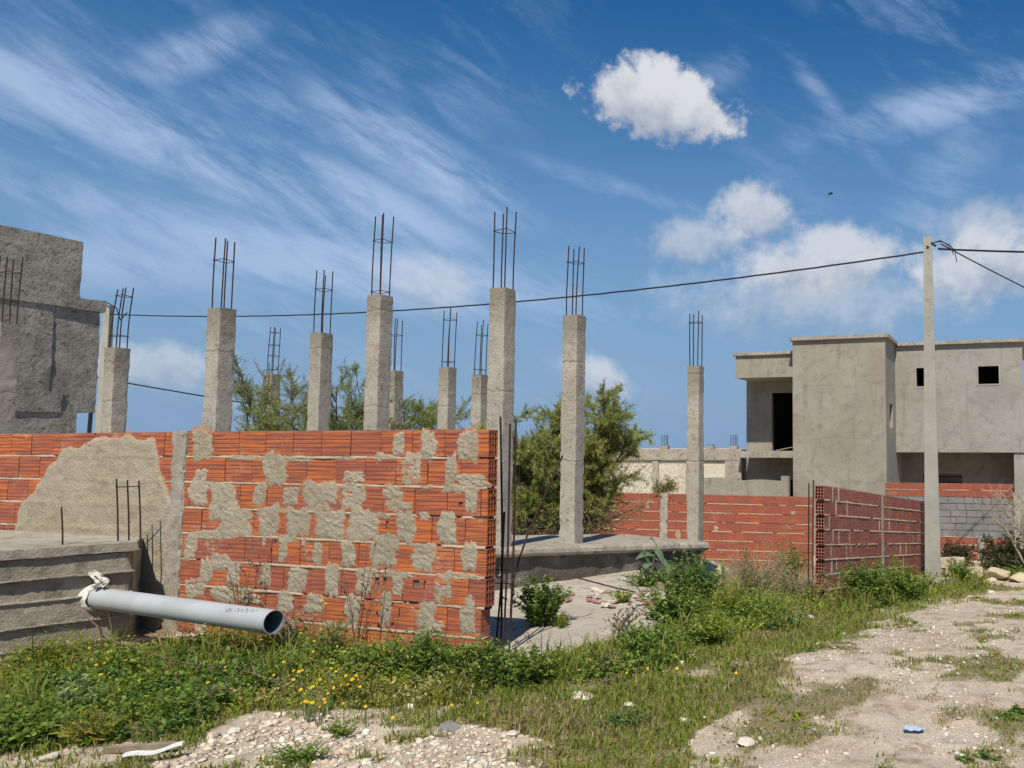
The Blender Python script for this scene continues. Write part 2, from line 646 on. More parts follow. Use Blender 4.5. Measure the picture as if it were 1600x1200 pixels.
M['house'] = mat_concrete('grey_render', (0.30, 0.272, 0.218), (0.36, 0.330, 0.270), (0.215, 0.190, 0.150), 0.6, 26, 0.016, 0.7, blotch=0.8, streak=True)
M['housegrey'] = mat_concrete('pale_grey_render', (0.30, 0.285, 0.25), (0.36, 0.345, 0.305), (0.225, 0.21, 0.18), 0.6, 26, 0.016, 0.75, blotch=0.8, streak=True)
M['roughwall'] = mat_concrete('rough_cast_render', (0.29, 0.27, 0.235), (0.40, 0.378, 0.335), (0.10, 0.088, 0.07), 1.0, 16, 0.04, 0.9, blotch=2.2, streak=True)
M['cream'] = mat_concrete('cream_render', (0.62, 0.56, 0.44), (0.68, 0.63, 0.52), (0.45, 0.38, 0.28), 0.8, 9, 0.03, 0.4)
M['pole'] = mat_concrete('pole_concrete', (0.33, 0.32, 0.275), (0.39, 0.375, 0.325), (0.24, 0.225, 0.185), 0.3, 60, 0.004, 0.5)
M['brick'] = mat_brick('orange_hollow_brick', (0.53, 0.150, 0.036), (0.38, 0.112, 0.054), (0.22, 0.075, 0.058), dust_k=0.45)
M['brick_far'] = mat_brick('far_hollow_brick', (0.40, 0.108, 0.046), (0.33, 0.098, 0.056), (0.25, 0.080, 0.058), dust_k=0.3)
M['brick_worn'] = mat_brick('weathered_hollow_brick', (0.40, 0.125, 0.075), (0.32, 0.105, 0.075), (0.23, 0.09, 0.075), dust_k=0.45)
M['block'] = mat_concrete('grey_block', (0.20, 0.197, 0.19), (0.27, 0.265, 0.255), (0.12, 0.117, 0.113), 0.7, 40, 0.01, 0.5)
M['rebar'] = mat_plain('rusty_rebar', (0.030, 0.022, 0.020), 0.75, 0.2, 0.4, 60, (0.065, 0.034, 0.022))
M['pipe'] = mat_plain('grey_pvc', (0.40, 0.425, 0.435), 0.5, 0.0, 0.12, 3.0, (0.355, 0.37, 0.37), 0.05)
M['pipein'] = mat_plain('pipe_inside', (0.16, 0.18, 0.20), 0.6)
M['cloth'] = mat_plain('dirty_white_plastic', (0.72, 0.68, 0.60), 0.6, 0, 0.35, 18)
M['cable'] = mat_plain('black_cable', (0.02, 0.02, 0.022), 0.5)
M['leaf'] = mat_leaf('leaf', 0.38)
M['grass'] = mat_leaf('grass_blade', 0.4)
M['bark'] = mat_plain('bark', (0.11, 0.085, 0.065), 0.9, 0, 0.5, 25, None, 0.6)
M['drystem'] = mat_plain('dry_stem', (0.20, 0.14, 0.085), 0.85, 0, 0.5, 30)
M['palestem'] = mat_plain('pale_dry_twig', (0.42, 0.34, 0.24), 0.85, 0, 0.4, 30)
M['greenstem'] = mat_plain('green_stem', (0.13, 0.17, 0.06), 0.7, 0, 0.3, 20)
M['stone'] = mat_concrete('limestone', (0.62, 0.56, 0.46), (0.70, 0.64, 0.54), (0.40, 0.33, 0.24), 0.7, 60, 0.01, 0.5, blotch=6)
M['yellowstone'] = mat_concrete('sandstone', (0.55, 0.45, 0.29), (0.60, 0.51, 0.35), (0.36, 0.27, 0.16), 0.7, 30, 0.02, 0.5, blotch=3)
M['yellow'] = mat_plain('yellow_petal', (0.75, 0.52, 0.015), 0.6, 0, 0.15, 60)
M['mauve'] = mat_plain('mauve_petal', (0.42, 0.30, 0.47), 0.7, 0, 0.2, 60)
M['white'] = mat_plain('white_plastic', (0.80, 0.80, 0.78), 0.4, 0, 0.1, 40)
M['blue'] = mat_plain('blue_plastic', (0.30, 0.40, 0.62), 0.5, 0, 0.3, 60, (0.42, 0.48, 0.58))
M['tile'] = mat_plain('red_tile', (0.40, 0.24, 0.19), 0.85, 0, 0.3, 25)
M['black'] = mat_plain('bird_black', (0.02, 0.02, 0.02), 0.7)
M['wood'] = mat_plain('old_plank', (0.33, 0.26, 0.18), 0.85, 0, 0.4, 14)

# ------------------------------------------------------------------ vegetation masks (world-space areas on the ground)
def poly_px(pts):
    return np.array([tuple(gp(x, y))[:2] for x, y in pts])


def inside(poly, X, Y):
    r = np.zeros(X.shape, bool)
    n = len(poly)
    j = n - 1
    for i in range(n):
        xi, yi = poly[i]
        xj, yj = poly[j]
        c = ((yi > Y) != (yj > Y)) & (X < (xj - xi) * (Y - yi) / (yj - yi + 1e-12) + xi)
        r ^= c
        j = i
    return r


ZW1 = poly_px([(-200, 1020), (0, 1015), (200, 1010), (420, 985), (770, 1015), (850, 1040), (850, 1075), (760, 1095), (640, 1105), (480, 1118), (330, 1128), (250, 1160), (80, 1170), (-60, 1190), (-200, 1195)])
ZW2 = poly_px([(850, 1045), (960, 1003), (1045, 955), (1085, 905), (1150, 885), (1265, 890), (1300, 950), (1230, 985), (1120, 1005), (1060, 1040), (950, 1075), (870, 1075)])
ZW3 = poly_px([(1290, 950), (1330, 925), (1440, 900), (1545, 898), (1540, 920), (1420, 938), (1340, 965)])
ZG1 = poly_px([(820, 1070), (1000, 1005), (1100, 955), (1290, 935), (1545, 898), (1545, 925), (1420, 960), (1330, 985), (1290, 1010), (1210, 1060), (1160, 1100), (1130, 1160), (1060, 1240), (800, 1240), (850, 1160), (690, 1112)])
ZROAD = poly_px([(1130, 1190), (1170, 1100), (1260, 1040), (1330, 990), (1440, 955), (1545, 925), (1560, 908), (1700, 905), (2100, 1000), (2300, 1230), (2300, 1400), (1000, 1400)])
ZGRAV = poly_px([(180, 1240), (250, 1178), (350, 1138), (480, 1122), (700, 1118), (830, 1150), (850, 1240)])


def warp(X, Y, a, f, seed=0):
    q = p3(np.asarray(X) * f, np.asarray(Y) * f)
    return X + a * (fbm(q, 3, seed) - 0.5) * 2, Y + a * (fbm(q + 9.1, 3, seed + 3) - 0.5) * 2


def veg(X, Y):
    """returns weed density, grass density, road mask (0..1)"""
    Xw, Yw = warp(X, Y, 0.28, 2.2, 5)
    w1 = inside(ZW1, Xw, Yw)
    w2 = inside(ZW2, Xw, Yw)
    w3 = inside(ZW3, Xw, Yw)
    g1 = inside(ZG1, Xw, Yw)
    Xv, Yv = warp(X, Y, 0.45, 1.2, 8)
    rd = inside(ZROAD, Xv, Yv)
    gv = inside(ZGRAV, Xw, Yw)
    n = fbm(p3(X * 1.1, Y * 1.1), 4, 21)
    n2 = fbm(p3(X * 3.3, Y * 3.3), 3, 31)
    weed = np.where(w1 | w2 | w3, 1.0, 0.0)
    al, pe = X * 0.27 + Y * 0.96, X * 0.96 - Y * 0.27
    n3 = fbm(p3(al * 0.9, pe * 2.6), 4, 51)
    patch = smooth(0.485, 0.60, 0.30 * n + 0.30 * n2 + 0.40 * n3)
    grass = np.where(g1, 0.35 + 0.65 * smooth(0.36, 0.6, 0.5 * n + 0.5 * n2), 0.0)
    grass = np.where(rd, patch * 0.65, grass)
    grass = np.where(gv, smooth(0.56, 0.66, n2) * 0.5, grass)
    rest = ~(w1 | w2 | w3 | g1 | rd | gv)
    grass = np.where(rest, 0.15 + 0.6 * patch, grass)
    grass = np.maximum(grass, weed * 0.8)
    return weed, grass, rd.astype(float), gv.astype(float)


# ------------------------------------------------------------------ ground: one sheet to the horizon (track split out along its edge)
def build_ground():
    def geo_steps(a, b, s0, k):
        r = [a]
        s = s0
        while r[-1] < b:
            r.append(r[-1] + s)
            s *= k
        return np.array(r)
    xr = geo_steps(7.0, 1500, 0.12, 1.16)[1:]
    xl = -geo_steps(6.5, 1500, 0.12, 1.16)[1:][::-1]
    xs = np.concatenate([xl, np.arange(-6.5, 7.001, 0.045), xr])
    ys = [3.3]
    while ys[-1] < 24:
        ys.append(ys[-1] + 0.032 * max(1.0, ys[-1] / 6.0))
    yf = geo_steps(ys[-1], 3000, 0.25, 1.17)[1:]
    yb = 3.3 - (geo_steps(0, 600, 0.1, 1.22)[1:])[::-1]
    ys = np.concatenate([yb, np.array(ys), yf])
    nx, ny = len(xs), len(ys)
    X, Y = np.meshgrid(xs, ys)
    Z = gz(X, Y)
    wd, gr, rd, gv = veg(X, Y)
    near = smooth(30, 18, Y) * smooth(14, 9, np.abs(X)) * smooth(1, 3, Y)
    n1 = fbm(p3(X * 5, Y * 5), 4, 41) - 0.5
    n2 = fbm(p3(X * 16, Y * 16), 3, 43) - 0.5
    Z = Z + near * (0.05 * n1 + 0.022 * n2)
    vegm = np.clip(np.maximum(wd, gr), 0, 1)
    Cc = np.stack([vegm, rd, gv], -1).reshape(-1, 3)
    V = np.stack([X, Y, Z], -1).reshape(-1, 3)
    i = np.arange(nx - 1)[None, :] + (np.arange(ny - 1) * nx)[:, None]
    Q = np.stack([i, i + 1, i + 1 + nx, i + nx], -1).reshape(-1, 4)
    fr = rd.reshape(-1)[Q].mean(1) > 0.5
    for nm, sel, lab in (('ground', ~fr, None), ('dirt_road', fr, None)):
        q = Q[sel]
        used, inv = np.unique(q, return_inverse=True)
        me = np_mesh(nm, V[used], inv.reshape(q.shape), Cc[used], True)
        o = link(nm, me, M['ground'])
        tag(o, kind='structure')


build_ground()


# ------------------------------------------------------------------ bricks
def pocket_panel(mb, us, vs, holes, depth, fn):
    """panel of cells us x vs; cells in holes are pockets. fn(u, v, w) -> point, w = depth inward"""
    for i in range(len(us) - 1):
        for j in range(len(vs) - 1):
            a, b, c, d = us[i], us[i + 1], vs[j], vs[j + 1]
            if (i, j) in holes:
                mb.quad(fn(a, c, depth), fn(b, c, depth), fn(b, d, depth), fn(a, d, depth))
                mb.quad(fn(a, c, 0), fn(b, c, 0), fn(b, c, depth), fn(a, c, depth))
                mb.quad(fn(b, c, 0), fn(b, d, 0), fn(b, d, depth), fn(b, c, depth))
                mb.quad(fn(b, d, 0), fn(a, d, 0), fn(a, d, depth), fn(b, d, depth))
                mb.quad(fn(a, d, 0), fn(a, c, 0), fn(a, c, depth), fn(a, d, depth))
            else:
                mb.quad(fn(a, c, 0), fn(b, c, 0), fn(b, d, 0), fn(a, d, 0))


def brick_mesh(name, L, H, T, ribs=6, end=None, chips=(), g=0.0048):
    """hollow clay brick: x 0..L, front face at y=0 (facing -y), z 0..H, ribbed front"""
    mb = MB()
    prof = [(0.0, 0.003)]
    for k in range(ribs):
        z0 = H * k / ribs
        z1 = H * (k + 1) / ribs
        e = 0.11 * (z1 - z0)
        prof += [(z0 + e, 0.0), (z1 - e, 0.0)]
        if k < ribs - 1:
            prof.append((z1, g))
    prof.append((H, 0.003))
    if chips:
        us = sorted({0.0, L} | {c for a, b, z, h in chips for c in (a, b)})
    else:
        us = [0.0, L]
    for i in range(len(us) - 1):
        for (z0, y0), (z1, y1) in zip(prof[:-1], prof[1:]):
            hole = any(a - 1e-6 <= us[i] < b - 1e-6 and z <= (z0 + z1) / 2 <= z + h for a, b, z, h in chips)
            if not hole:
                mb.quad((us[i], y0, z0), (us[i + 1], y0, z0), (us[i + 1], y1, z1), (us[i], y1, z1))
    for a, b, z, h in chips:                      # the broken cell is open to the hollow inside
        za = min((p[0] for p in prof), key=lambda q: abs(q - z))
        zb = min((p[0] for p in prof), key=lambda q: abs(q - z - h))
        d = 0.055
        mb.quad((a, d, za), (b, d, za), (b, d, zb), (a, d, zb))
        mb.quad((a, 0, za), (b, 0, za), (b, d, za), (a, d, za))
        mb.quad((a, 0, zb), (a, d, zb), (b, d, zb), (b, 0, zb))
        mb.quad((a, 0, za), (a, d, za), (a, d, zb), (a, 0, zb))
        mb.quad((b, 0, za), (b, 0, zb), (b, d, zb), (b, d, za))
    mb.quad((0, 0.003, H), (L, 0.003, H), (L, T, H), (0, T, H))
    mb.quad((0, 0.003, 0), (0, T, 0), (L, T, 0), (L, 0.003, 0))
    mb.quad((0, T, 0), (0, T, H), (L, T, H), (L, T, 0))
    for side, x in ((0, 0.0), (1, L)):
        if end == side:
            nc, nr = 3, 4
            wl = 0.009

            def cuts(a, b, n):
                s = (b - a - wl) / n
                r = []
                for q in range(n):
                    r += [a + q * s, a + q * s + wl]
                return r + [a + n * s, b] if False else [a] + [v for q in range(n) for v in (a + q * s + wl, a + (q + 1) * s)] + [b]
            yy = cuts(0.003, T, nc)
            zz = cuts(0.0, H, nr)
            holes = {(2 * i + 1, 2 * j + 1) for i in range(nc) for j in range(nr)}
            sg = -1 if side else 1
            pocket_panel(mb, yy, zz, holes, 0.16, lambda a, b, w: (x + sg * w, a, b))
        else:
            mb.quad((x, 0.003, 0), (x, T, 0), (x, T, H), (x, 0.003, H))
    return mb.mesh(name)


def lay_bricks(root, meshes, L, H, length, rows, pitch, mat, s_from=0.0, zbase=0.0, end_right=None, end_left=None, jitter=0.004, seed=1, slope=0.0,
               skip=None, half=True, offs=None, y=0.0, chipset=None, gap=0.005):
    """bricks along local +x from s_from to s_from+length, row 0 at the bottom"""
    r = random.Random(seed)
    cut = {}
    tilt = -math.atan(slope)
    for k in range(rows):
        off = (L * 0.5 if (k % 2 and half) else 0.0) + r.uniform(-0.07, 0.07) * L
        off = min(max(off % L, 0.12 * L), 0.85 * L)
        if offs:
            off = offs[k % len(offs)] * L
        x = s_from - off % L
        z = zbase + k * pitch
        while x < s_from + length - 0.02:
            a = max(x, s_from)
            b = min(x + L - gap, s_from + length)
            x += L
            if b - a < 0.035:
                continue
            if skip and skip(a, b, k):
                continue
            l = round((b - a) * 200) / 200.0
            first = a <= s_from + 1e-6
            last = b >= s_from + length - 1e-6
            en = 0 if (first and end_left) else (1 if (last and end_right) else None)
            ch = chipset.get((k, round((x - L - s_from) / L))) if chipset else None
            key = (l, en, ch)
            if key not in cut:
                me = brick_mesh('brick', l, H, meshes, 6, en, ch or ())
                me.materials.append(mat)
                cut[key] = me
            o = bpy.data.objects.new('brick', cut[key])
            COL.objects.link(o)
            o.parent = root
            o.location = (a, y + r.uniform(-jitter, jitter * 0.5), z - slope * a + r.uniform(-0.002, 0.002))
            o.rotation_euler = (0, -tilt if slope else r.uniform(-0.006, 0.006), r.uniform(-0.008, 0.008))


def bed(root, length, z, s_from, thick=0.016, proud=0.004, depth=0.09, seed=0, slope=0.0, mat=None, wob=0.005, name='mortar_bed', step=0.03):
    """an uneven bed joint, squeezed out here and there"""
    n = max(2, int(length / step))
    s = np.linspace(s_from, s_from + length, n + 1)
    q = p3(s * 11, seed * 3.1)
    top = z + thick + (fbm(q, 3, seed) - 0.5) * 2 * wob + 0.002
    bot = z - 0.001 + (fbm(q + 4.4, 3, seed + 2) - 0.5) * 2 * wob - 0.004 - 0.02 * np.clip(fbm(p3(s * 6, seed), 3, seed + 8) - 0.62, 0, 1)
    gapn = fbm(p3(s * 2.6, seed + 15), 4, seed + 14)
    fr = -proud - 0.014 * np.clip(fbm(p3(s * 8, seed + 5), 3, seed + 4) - 0.5, 0, 1) + 0.030 * smooth(0.64, 0.70, gapn)
    thin_ = 0.55 * smooth(0.50, 0.66, fbm(p3(s * 5, seed + 25), 3, seed + 24)) * thick
    top = top - thin_ * 0.5
    bot = bot + thin_ * 0.5
    dz = -slope * s
    V = np.concatenate([np.stack([s, fr, bot + dz], 1), np.stack([s, fr * 1.2, (top + bot) / 2 + dz], 1), np.stack([s, fr, top + dz], 1),
                        np.stack([s, np.full_like(s, depth), top + dz], 1), np.stack([s, np.full_like(s, depth), bot + dz], 1)])
    m = n + 1
    Fc = []
    for k in range(5):
        a = k * m
        b = ((k + 1) % 5) * m
        i = np.arange(n)
        Fc.append(np.stack([a + i, a + i + 1, b + i + 1, b + i], 1))
    me = np_mesh(name, V, np.concatenate(Fc))
    return link(name, me, mat or M['bed'], root)


def smear(root, s0, z0, s1, z1, seed, h=0.008, mat=None, name='mortar_patch', y=0.0, seg=56, rings=10, drift=1.0):
    """trowelled lump of mortar, ragged outline, lying on the brick faces (local x,z plane, facing -y)"""
    cs, cz = (s0 + s1) / 2, (z0 + z1) / 2
    rx, rz = abs(s1 - s0) / 2, abs(z1 - z0) / 2
    an = np.linspace(0, 2 * np.pi, seg, endpoint=False)
    p = 4.5
    sup = (np.abs(np.cos(an)) ** p + np.abs(np.sin(an)) ** p) ** (-1 / p)
    lo = fbm(p3(np.cos(an) * 1.7 + seed * 7.1, np.sin(an) * 1.7, seed), 3, seed)
    hi = fbm(p3(np.cos(an) * 6 + seed * 2.1, np.sin(an) * 6, seed), 3, seed + 5)
    rad = sup * (0.74 + 0.88 * lo + (hi - 0.5) * 0.46)
    V = [(cs, 0, cz)]
    for k in range(1, rings + 1):
        f = k / rings
        for a, r_ in zip(an, rad):
            V.append((cs + math.cos(a) * r_ * rx * f, 0, cz + math.sin(a) * r_ * rz * f))
    V = np.array(V)
    f = np.concatenate([[0.0], np.repeat(np.arange(1, rings + 1) / rings, seg)])
    q = V * np.array([26, 1, 60]) + seed
    q[:, 2] += V[:, 0] * 14
    lump = fbm(q, 3, seed + 2)
    edge = np.clip((1 - f) / 0.30, 0, 1) ** 0.7
    V[:, 1] = y + 0.0045 - edge * (0.0055 + h * (0.15 + 1.9 * np.clip(lump - 0.28, 0, 1)))
    Fc = []
    tri = []
    i = np.arange(seg)
    tri = np.stack([np.zeros(seg, int), 1 + i, 1 + (i + 1) % seg, 1 + (i + 1) % seg], 1)
    fs = []
    for k in range(rings - 1):
        a = 1 + k * seg
        b = a + seg
        fs.append(np.stack([a + i, b + i, b + (i + 1) % seg, a + (i + 1) % seg], 1))
    mb_faces = [tuple(t[:3]) for t in tri] + [tuple(t) for t in np.concatenate(fs)]
    me = bpy.data.meshes.new(name)
    me.from_pydata([tuple(v) for v in V], [], [tuple(int(x) for x in t) for t in mb_faces])
    me.shade_smooth()
    ca = me.color_attributes.new('Col', 'FLOAT_COLOR', 'POINT')
    c4 = np.ones((len(V), 4), np.float32)
    c4[:, :3] = np.clip((1 - f) / 0.35, 0, 1)[:, None]
    ca.data.foreach_set('color', c4.ravel())
    return link(name, me, mat or M['smear'], root)


def rough_panel(root, name, s0, s1, z0, z1, y0, y1, mat, seed, amp=0.008, res=0.03, freq=9.0, chip=0.01, rot=0.0):
    w, h, d = s1 - s0, z1 - z0, y1 - y0
    V, Fc = rough_box(w, d, h, max(2, int(w / res)), max(1, int(d / res)), max(2, int(h / res)), amp, seed, freq, chip)
    if rot:
        V[:, 0] += (V[:, 2] - h) * rot
    V = V + np.array([(s0 + s1) / 2, (y0 + y1) / 2, z0])
    me = np_mesh(name, V, Fc, None, True)
    return link(name, me, mat, root)


# ------------------------------------------------------------------ the near brick wall
WL = Vector((-0.934, 0.358, 0.0)).normalized()          # along the wall, to the left
WR = Vector((ray(764, 700)[0] * 6.31, 6.31, 0.0))       # right end of the front face
WALL_ANG = math.atan2(-WL.y, -WL.x)                     # local +x points right, local +y into the wall
LW = 8.2                                                # wall length
wall0 = WR + WL * LW                                    # left end = local origin
NRM = Vector((WL.y * -1, WL.x, 0))                      # direction into the wall
if NRM.y < 0:
    NRM = -NRM


def on_wall(x, y):
    """photo pixel -> (s, z) on the near wall's front face, s from the left end"""
    u, w = ray(x, y)
    d0 = Vector((u, 1.0, 0))
    t = WR.dot(NRM) / d0.dot(NRM)
    p = d0 * t
    return (p - wall0).dot(-WL), CAMZ + w * t


wall = thing('brick_wall', 'long unplastered orange hollow brick wall with cement smears in front of the columns', 'brick wall', (wall0.x, wall0.y, 0), WALL_ANG)
PITCH = 0.2157
TOPZ = 1.70
ZB = TOPZ - 8 * PITCH
BT = 0.105
sp0, _ = on_wall(276, 800)
sp1, _ = on_wall(288, 700)
s_pl, _ = on_wall(271, 690)
s_pr, _ = on_wall(292, 690)
CHW = {(2, 14): ((0.03, 0.075, 0.155, 0.04), (0.03, 0.07, 0.11, 0.04), (0.11, 0.16, 0.15, 0.04), (0.11, 0.14, 0.11, 0.04)),
       (2, 15): ((0.09, 0.15, 0.11, 0.04), (0.19, 0.21, 0.115, 0.04)), (2, 17): ((0.11, 0.13, 0.075, 0.04),),
       (3, 17): ((0.13, 0.18, 0.11, 0.045),), (1, 17): ((0.17, 0.205, 0.07, 0.04),), (4, 13): ((0.16, 0.19, 0.115, 0.04),),
       (5, 16): ((0.10, 0.135, 0.075, 0.04),), (3, 12): ((0.02, 0.05, 0.16, 0.03),)}
# right stretch
SLR = LW - s_pr
core = MB().box(s_pr - 0.02, LW - 0.17, 0.012, BT - 0.012, -0.35, TOPZ - 0.01)
core.build('mortar_core', M['core'], wall)
CHR = {}
for (k, xp), v in {(2, 590): CHW[(2, 14)], (2, 655): CHW[(2, 15)], (2, 722): CHW[(2, 17)], (3, 735): CHW[(3, 17)], (1, 742): CHW[(1, 17)],
                   (4, 597): CHW[(4, 13)], (5, 738): CHW[(5, 16)], (3, 430): CHW[(3, 12)]}.items():
    s_, _z = on_wall(xp, 850)
    CHR[(k, round((s_ - 0.15 - s_pr) / 0.30))] = v
lay_bricks(wall, BT, 0.30, 0.199, SLR, 8, PITCH, M['brick'], s_pr, ZB, end_right=True, seed=3, chipset=CHR,
           offs=[0.2, 0.72, 0.1, 0.55, 0.25, 0.8, 0.42, 0.93])
for k in range(8):
    bed(wall, SLR - 0.01, ZB + k * PITCH - 0.0167, s_pr, proud=0.001, seed=k + 40, wob=0.005)
lay_bricks(wall, BT, 0.30, 0.199, SLR, 1, PITCH, M['brick'], s_pr, ZB - PITCH, end_right=True, seed=8, offs=[0.3])
bed(wall, SLR, ZB - PITCH - 0.0167, s_pr, seed=31)
# left stretch
core = MB().box(0.0, s_pl + 0.02, 0.020, BT - 0.004, -0.35, TOPZ - 0.012)
core.build('mortar_core', M['core'], wall)
lay_bricks(wall, BT, 0.30, 0.199, s_pl, 9, PITCH, M['brick'], 0.0, ZB - PITCH, seed=13, y=0.012, offs=[0.4, 0.9, 0.3, 0.7, 0.15, 0.62, 0.05, 0.55, 0.0])
for k in range(8):
    o = bed(wall, s_pl - 0.004, ZB + k * PITCH - 0.0167, 0.0, proud=0.001, seed=k + 60, wob=0.005)
    o.location.y = 0.012
# concrete tie between the two stretches, leaning slightly
rough_panel(wall, 'tie_column', s_pl - 0.004, s_pr + 0.004, -0.1, TOPZ - 0.004, -0.012, BT, M['slab'], 5, 0.007, 0.022, 10, 0.016, 0.012)

Z3 = [(115, 95, 205, 225), (1015, 105, 1055, 200), (1140, 95, 1200, 220), (1305, 95, 1385, 225),
      (130, 265, 185, 320), (435, 190, 525, 335), (1060, 205, 1140, 335), (1245, 205, 1290, 350), (1300, 290, 1430, 345), (790, 275, 880, 325),
      (100, 315, 185, 430), (205, 320, 310, 490), (390, 325, 445, 425), (525, 345, 590, 425), (615, 325, 765, 470), (780, 320, 880, 460),
      (975, 330, 1060, 455), (1335, 330, 1390, 460), (1040, 410, 1100, 450), (240, 440, 370, 570), (415, 435, 495, 575), (545, 440, 645, 570),
      (670, 440, 795, 580), (815, 430, 945, 585), (1030, 455, 1110, 600), (1215, 450, 1290, 595), (85, 560, 132, 670), (505, 565, 540, 680),
      (655, 595, 690, 695), (785, 590, 840, 700), (920, 555, 1030, 710), (1100, 590, 1195, 715), (1320, 600, 1380, 725), (155, 670, 200, 775),
      (200, 645, 285, 715), (275, 670, 325, 790), (425, 680, 465, 790), (550, 700, 620, 815), (715, 695, 765, 835), (850, 705, 915, 825),
      (1010, 735, 1055, 835), (1195, 730, 1275, 865), (1265, 728, 1390, 762), (85, 745, 160, 840), (200, 785, 300, 860), (320, 820, 420, 870), (500, 800, 565, 910),
      (625, 815, 705, 910), (800, 825, 860, 950), (960, 810, 1000, 960), (1125, 850, 1200, 990), (1190, 940, 1240, 990), (1315, 830, 1375, 1000), (130, 950, 180, 1010),
      (430, 570, 445, 610), (606, 575, 622, 612)]
for i, (a, b, c, d) in enumerate(Z3):
    sa, za = on_wall(260 + a / 2.857, 640 + b / 2.857)
    sb, zb = on_wall(260 + c / 2.857, 640 + d / 2.857)
    smear(wall, sa, zb, sb, za, 100 + i * 3)
rs_ = random.Random(77)
for i in range(34):                                    # mortar dragged along the joints
    sx = rs_.uniform(s_pr + 0.05, LW - 0.35)
    k = rs_.randrange(1, 8)
    zz = ZB + k * PITCH - 0.008
    hh_ = rs_.uniform(0.018, 0.05)
    smear(wall, sx, zz - hh_, sx + rs_.uniform(0.08, 0.32), zz + hh_ * rs_.uniform(0.3, 0.8), 700 + i, 0.004, None, seg=40, rings=6)
# the broad skim of cement on the left stretch
def skim(px, seed, name, amp=0.012, y=0.008):
    P = np.array([on_wall(x, yy) for x, yy in px])
    x0, x1 = P[:, 0].min() - 0.05, P[:, 0].max() + 0.05
    z0, z1 = P[:, 1].min() - 0.05, P[:, 1].max() + 0.05
    r = 0.018
    nx, nz = int((x1 - x0) / r), int((z1 - z0) / r)
    S, Zg = np.meshgrid(np.linspace(x0, x1, nx), np.linspace(z0, z1, nz))
    Sw = S + 0.26 * (fbm(p3(S * 6, Zg * 6, seed), 5, seed) - 0.5)
    Zw = Zg + 0.26 * (fbm(p3(S * 6, Zg * 6, seed + 4), 5, seed + 6) - 0.5)
    ins = inside(P, Sw, Zw) & (Zg < TOPZ - 0.004)
    lump = fbm(p3(S * 13, Zg * 16, seed), 4, seed + 3)
    seam = np.abs(((Zg - ZB + 0.006) / PITCH + 0.5) % 1.0 - 0.5) * PITCH
    fe = ins.astype(float)
    for _k in range(7):
        fe = (fe + np.roll(fe, 1, 0) + np.roll(fe, -1, 0) + np.roll(fe, 1, 1) + np.roll(fe, -1, 1)) / 5
    fe = smooth(0.45, 1.0, fe)
    h = -0.003 + 0.006 * fe + amp * fe * (0.1 + 1.3 * lump) + 0.012 * np.exp(-(seam / 0.012) ** 2) * (lump - 0.15)
    V = np.stack([S, y - h, Zg], -1).reshape(-1, 3)
    i = np.arange(nx - 1)[None, :] + (np.arange(nz - 1) * nx)[:, None]
    Q = np.stack([i, i + 1, i + 1 + nx, i + nx], -1).reshape(-1, 4)
    f = ins.reshape(-1)
    keep = f[Q].sum(1) >= 2
    V[:, 1] = np.where(f, V[:, 1], y + 0.010)
    q = Q[keep]
    u, inv = np.unique(q, return_inverse=True)
    me = np_mesh(name, V[u], inv.reshape(q.shape), np.repeat(fe.reshape(-1)[u][:, None], 3, 1), True)
    link(name, me, M['smear'], wall)


skim([(20, 835), (35, 790), (70, 735), (120, 692), (150, 678), (232, 678), (245, 700), (252, 740), (268, 770), (272, 800), (268, 850), (262, 930), (256, 1010), (195, 1010), (190, 900), (200, 860), (100, 860), (15, 860)], 7, 'cement_skim')


